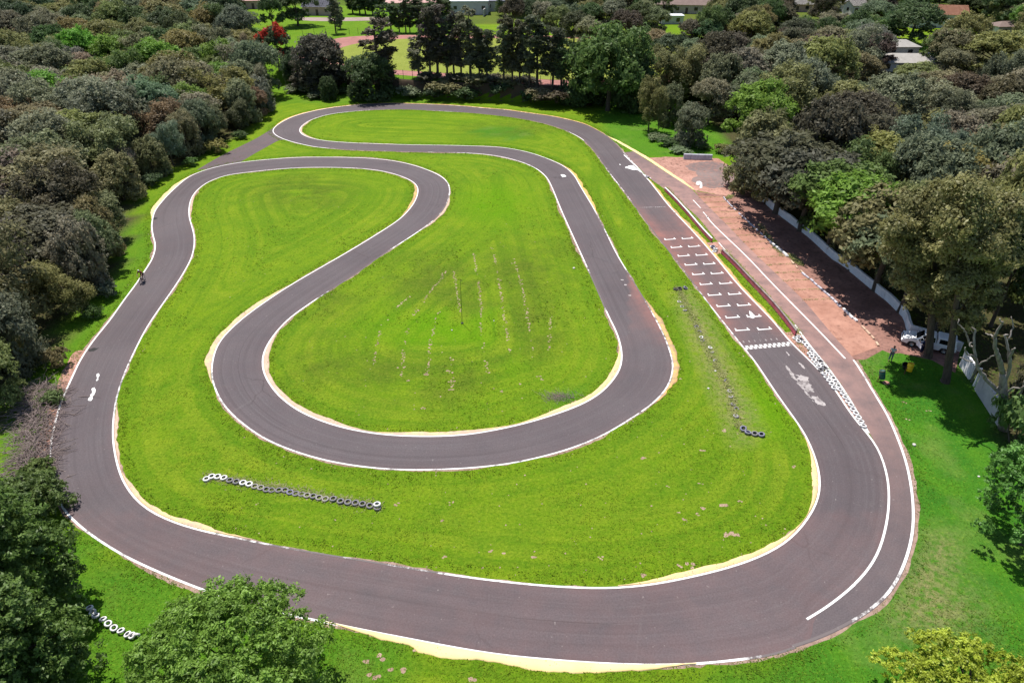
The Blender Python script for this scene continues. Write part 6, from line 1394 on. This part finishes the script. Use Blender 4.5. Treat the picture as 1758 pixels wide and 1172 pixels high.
for s in (-1, 1):
    yw = lambda z: s*(.84-.14*(z-.98)/.72+.008)
    if s != near_: panel([(.98,yw(1.08),1.08),(.38,yw(1.08),1.08),(.38,yw(1.6),1.6),(.56,yw(1.6),1.6)], 'glass', 'window', e)
    else: panel([(1.05,yw(1.03),1.02),(.30,yw(1.03),1.02),(.30,yw(1.62),1.62),(.60,yw(1.62),1.62)], 'black', 'door_opening', e)
    panel([(.24,yw(1.08),1.08),(-.5,yw(1.08),1.08),(-.44,yw(1.6),1.6),(.24,yw(1.6),1.6)], 'glass', 'window', e)
    yc = lambda z: s*(.86-.10*(z-.97)/.77+.008)
    panel([(-.86,yc(1.12),1.12),(-2.3,yc(1.12),1.12),(-2.24,yc(1.6),1.6),(-.86,yc(1.6),1.6)], 'glass', 'window', cn_)
    mb = MB(); mb.box((2.42, s*.66, .86), (.2, .36, .16), None, .04); mb.build('headlight', M['lamp'], e)
    mb = MB(); mb.box((-2.56, s*.78, .78), (.06, .14, .3), None, .02); mb.build('tail_light', M['redlens'], e)
    mb = MB(); mb.box((.98, s*.98, 1.1), (.12, .2, .16), None, .04); mb.build('mirror', M['black'], e)
    for x in (1.52, -1.53):
        mb = MB(); mb.lathe([(.2, -.11), (.33, -.11), (.365, -.07), (.37, 0), (.365, .07), (.33, .11), (.2, .11)], (x, s*.78, .37), 24, 'y'); wh = mb.build('wheel', M['rubber'], e, None, True)
        mb = MB(); mb.lathe([(0, s*.06), (.06, s*.08), (.1, s*.05), (.2, s*.09), (.22, s*.112)], (x, s*.78, .37), 20, 'y'); mb.build('rim', M['steel'], wh)
mb = MB(); mb.box((2.5, 0, .55), (.16, 1.7, .24), None, .05); mb.build('front_bumper', M['car'], e)
mb = MB(); mb.box((2.515, 0, .80), (.06, .9, .2), None, .02); mb.build('grille', M['black'], e)
mb = MB(); mb.box((-2.62, 0, .52), (.14, 1.6, .18), None, .04); mb.build('rear_bumper', M['steel'], e)
# open front door, hinged at the front edge
dr = bpy.data.objects.new('door', None); COL.objects.link(dr); dr.parent = e; dr.location = (1.02, near_*.88, 0); dr.rotation_euler = (0, 0, -near_*R(62))
mb = MB(); mb.box((-.43, 0, .70), (.84, .07, .62), None, .03); mb.build('door_panel', M['car'], dr)
mb = MB(); mb.tube([(-.02, 0, 1.0), (-.42, 0, 1.58), (-.82, 0, 1.6), (-.84, 0, 1.0)], .03, 6); mb.build('window_frame', M['car'], dr)
mb = MB(); mb.box((-.74, near_*.05, .88), (.14, .04, .04)); mb.build('handle', M['black'], dr)
# ------------------------------------------------------------------ daylight
SUN = Vector((-.20, .33, 1.0)).normalized()
w = bpy.data.worlds.new("World"); SC.world = w; w.use_nodes = True; nt = w.node_tree
sky = nt.nodes.new('ShaderNodeTexSky'); sky.sky_type = 'NISHITA'; sky.sun_disc = False
sky.sun_elevation = math.asin(SUN.z); sky.sun_rotation = math.atan2(SUN.x, SUN.y); sky.air_density = 1.0; sky.dust_density = .6
bg = nt.nodes['Background']; nt.links.new(sky.outputs[0], bg.inputs[0]); bg.inputs[1].default_value = .082
sd = bpy.data.lights.new('sun', 'SUN'); sd.energy = 4.5; sd.angle = R(.53); sd.color = (1, .955, .89)
so = bpy.data.objects.new('sun', sd); COL.objects.link(so); so.rotation_euler = SUN.to_track_quat('Z', 'Y').to_euler(); so.location = (0, 0, 100)
SC.view_settings.view_transform = 'Standard'; SC.view_settings.look = 'None'; SC.view_settings.exposure = .75; SC.view_settings.gamma = 1
SC.cycles.max_bounces = 6; SC.cycles.diffuse_bounces = 3; SC.cycles.transparent_max_bounces = 4
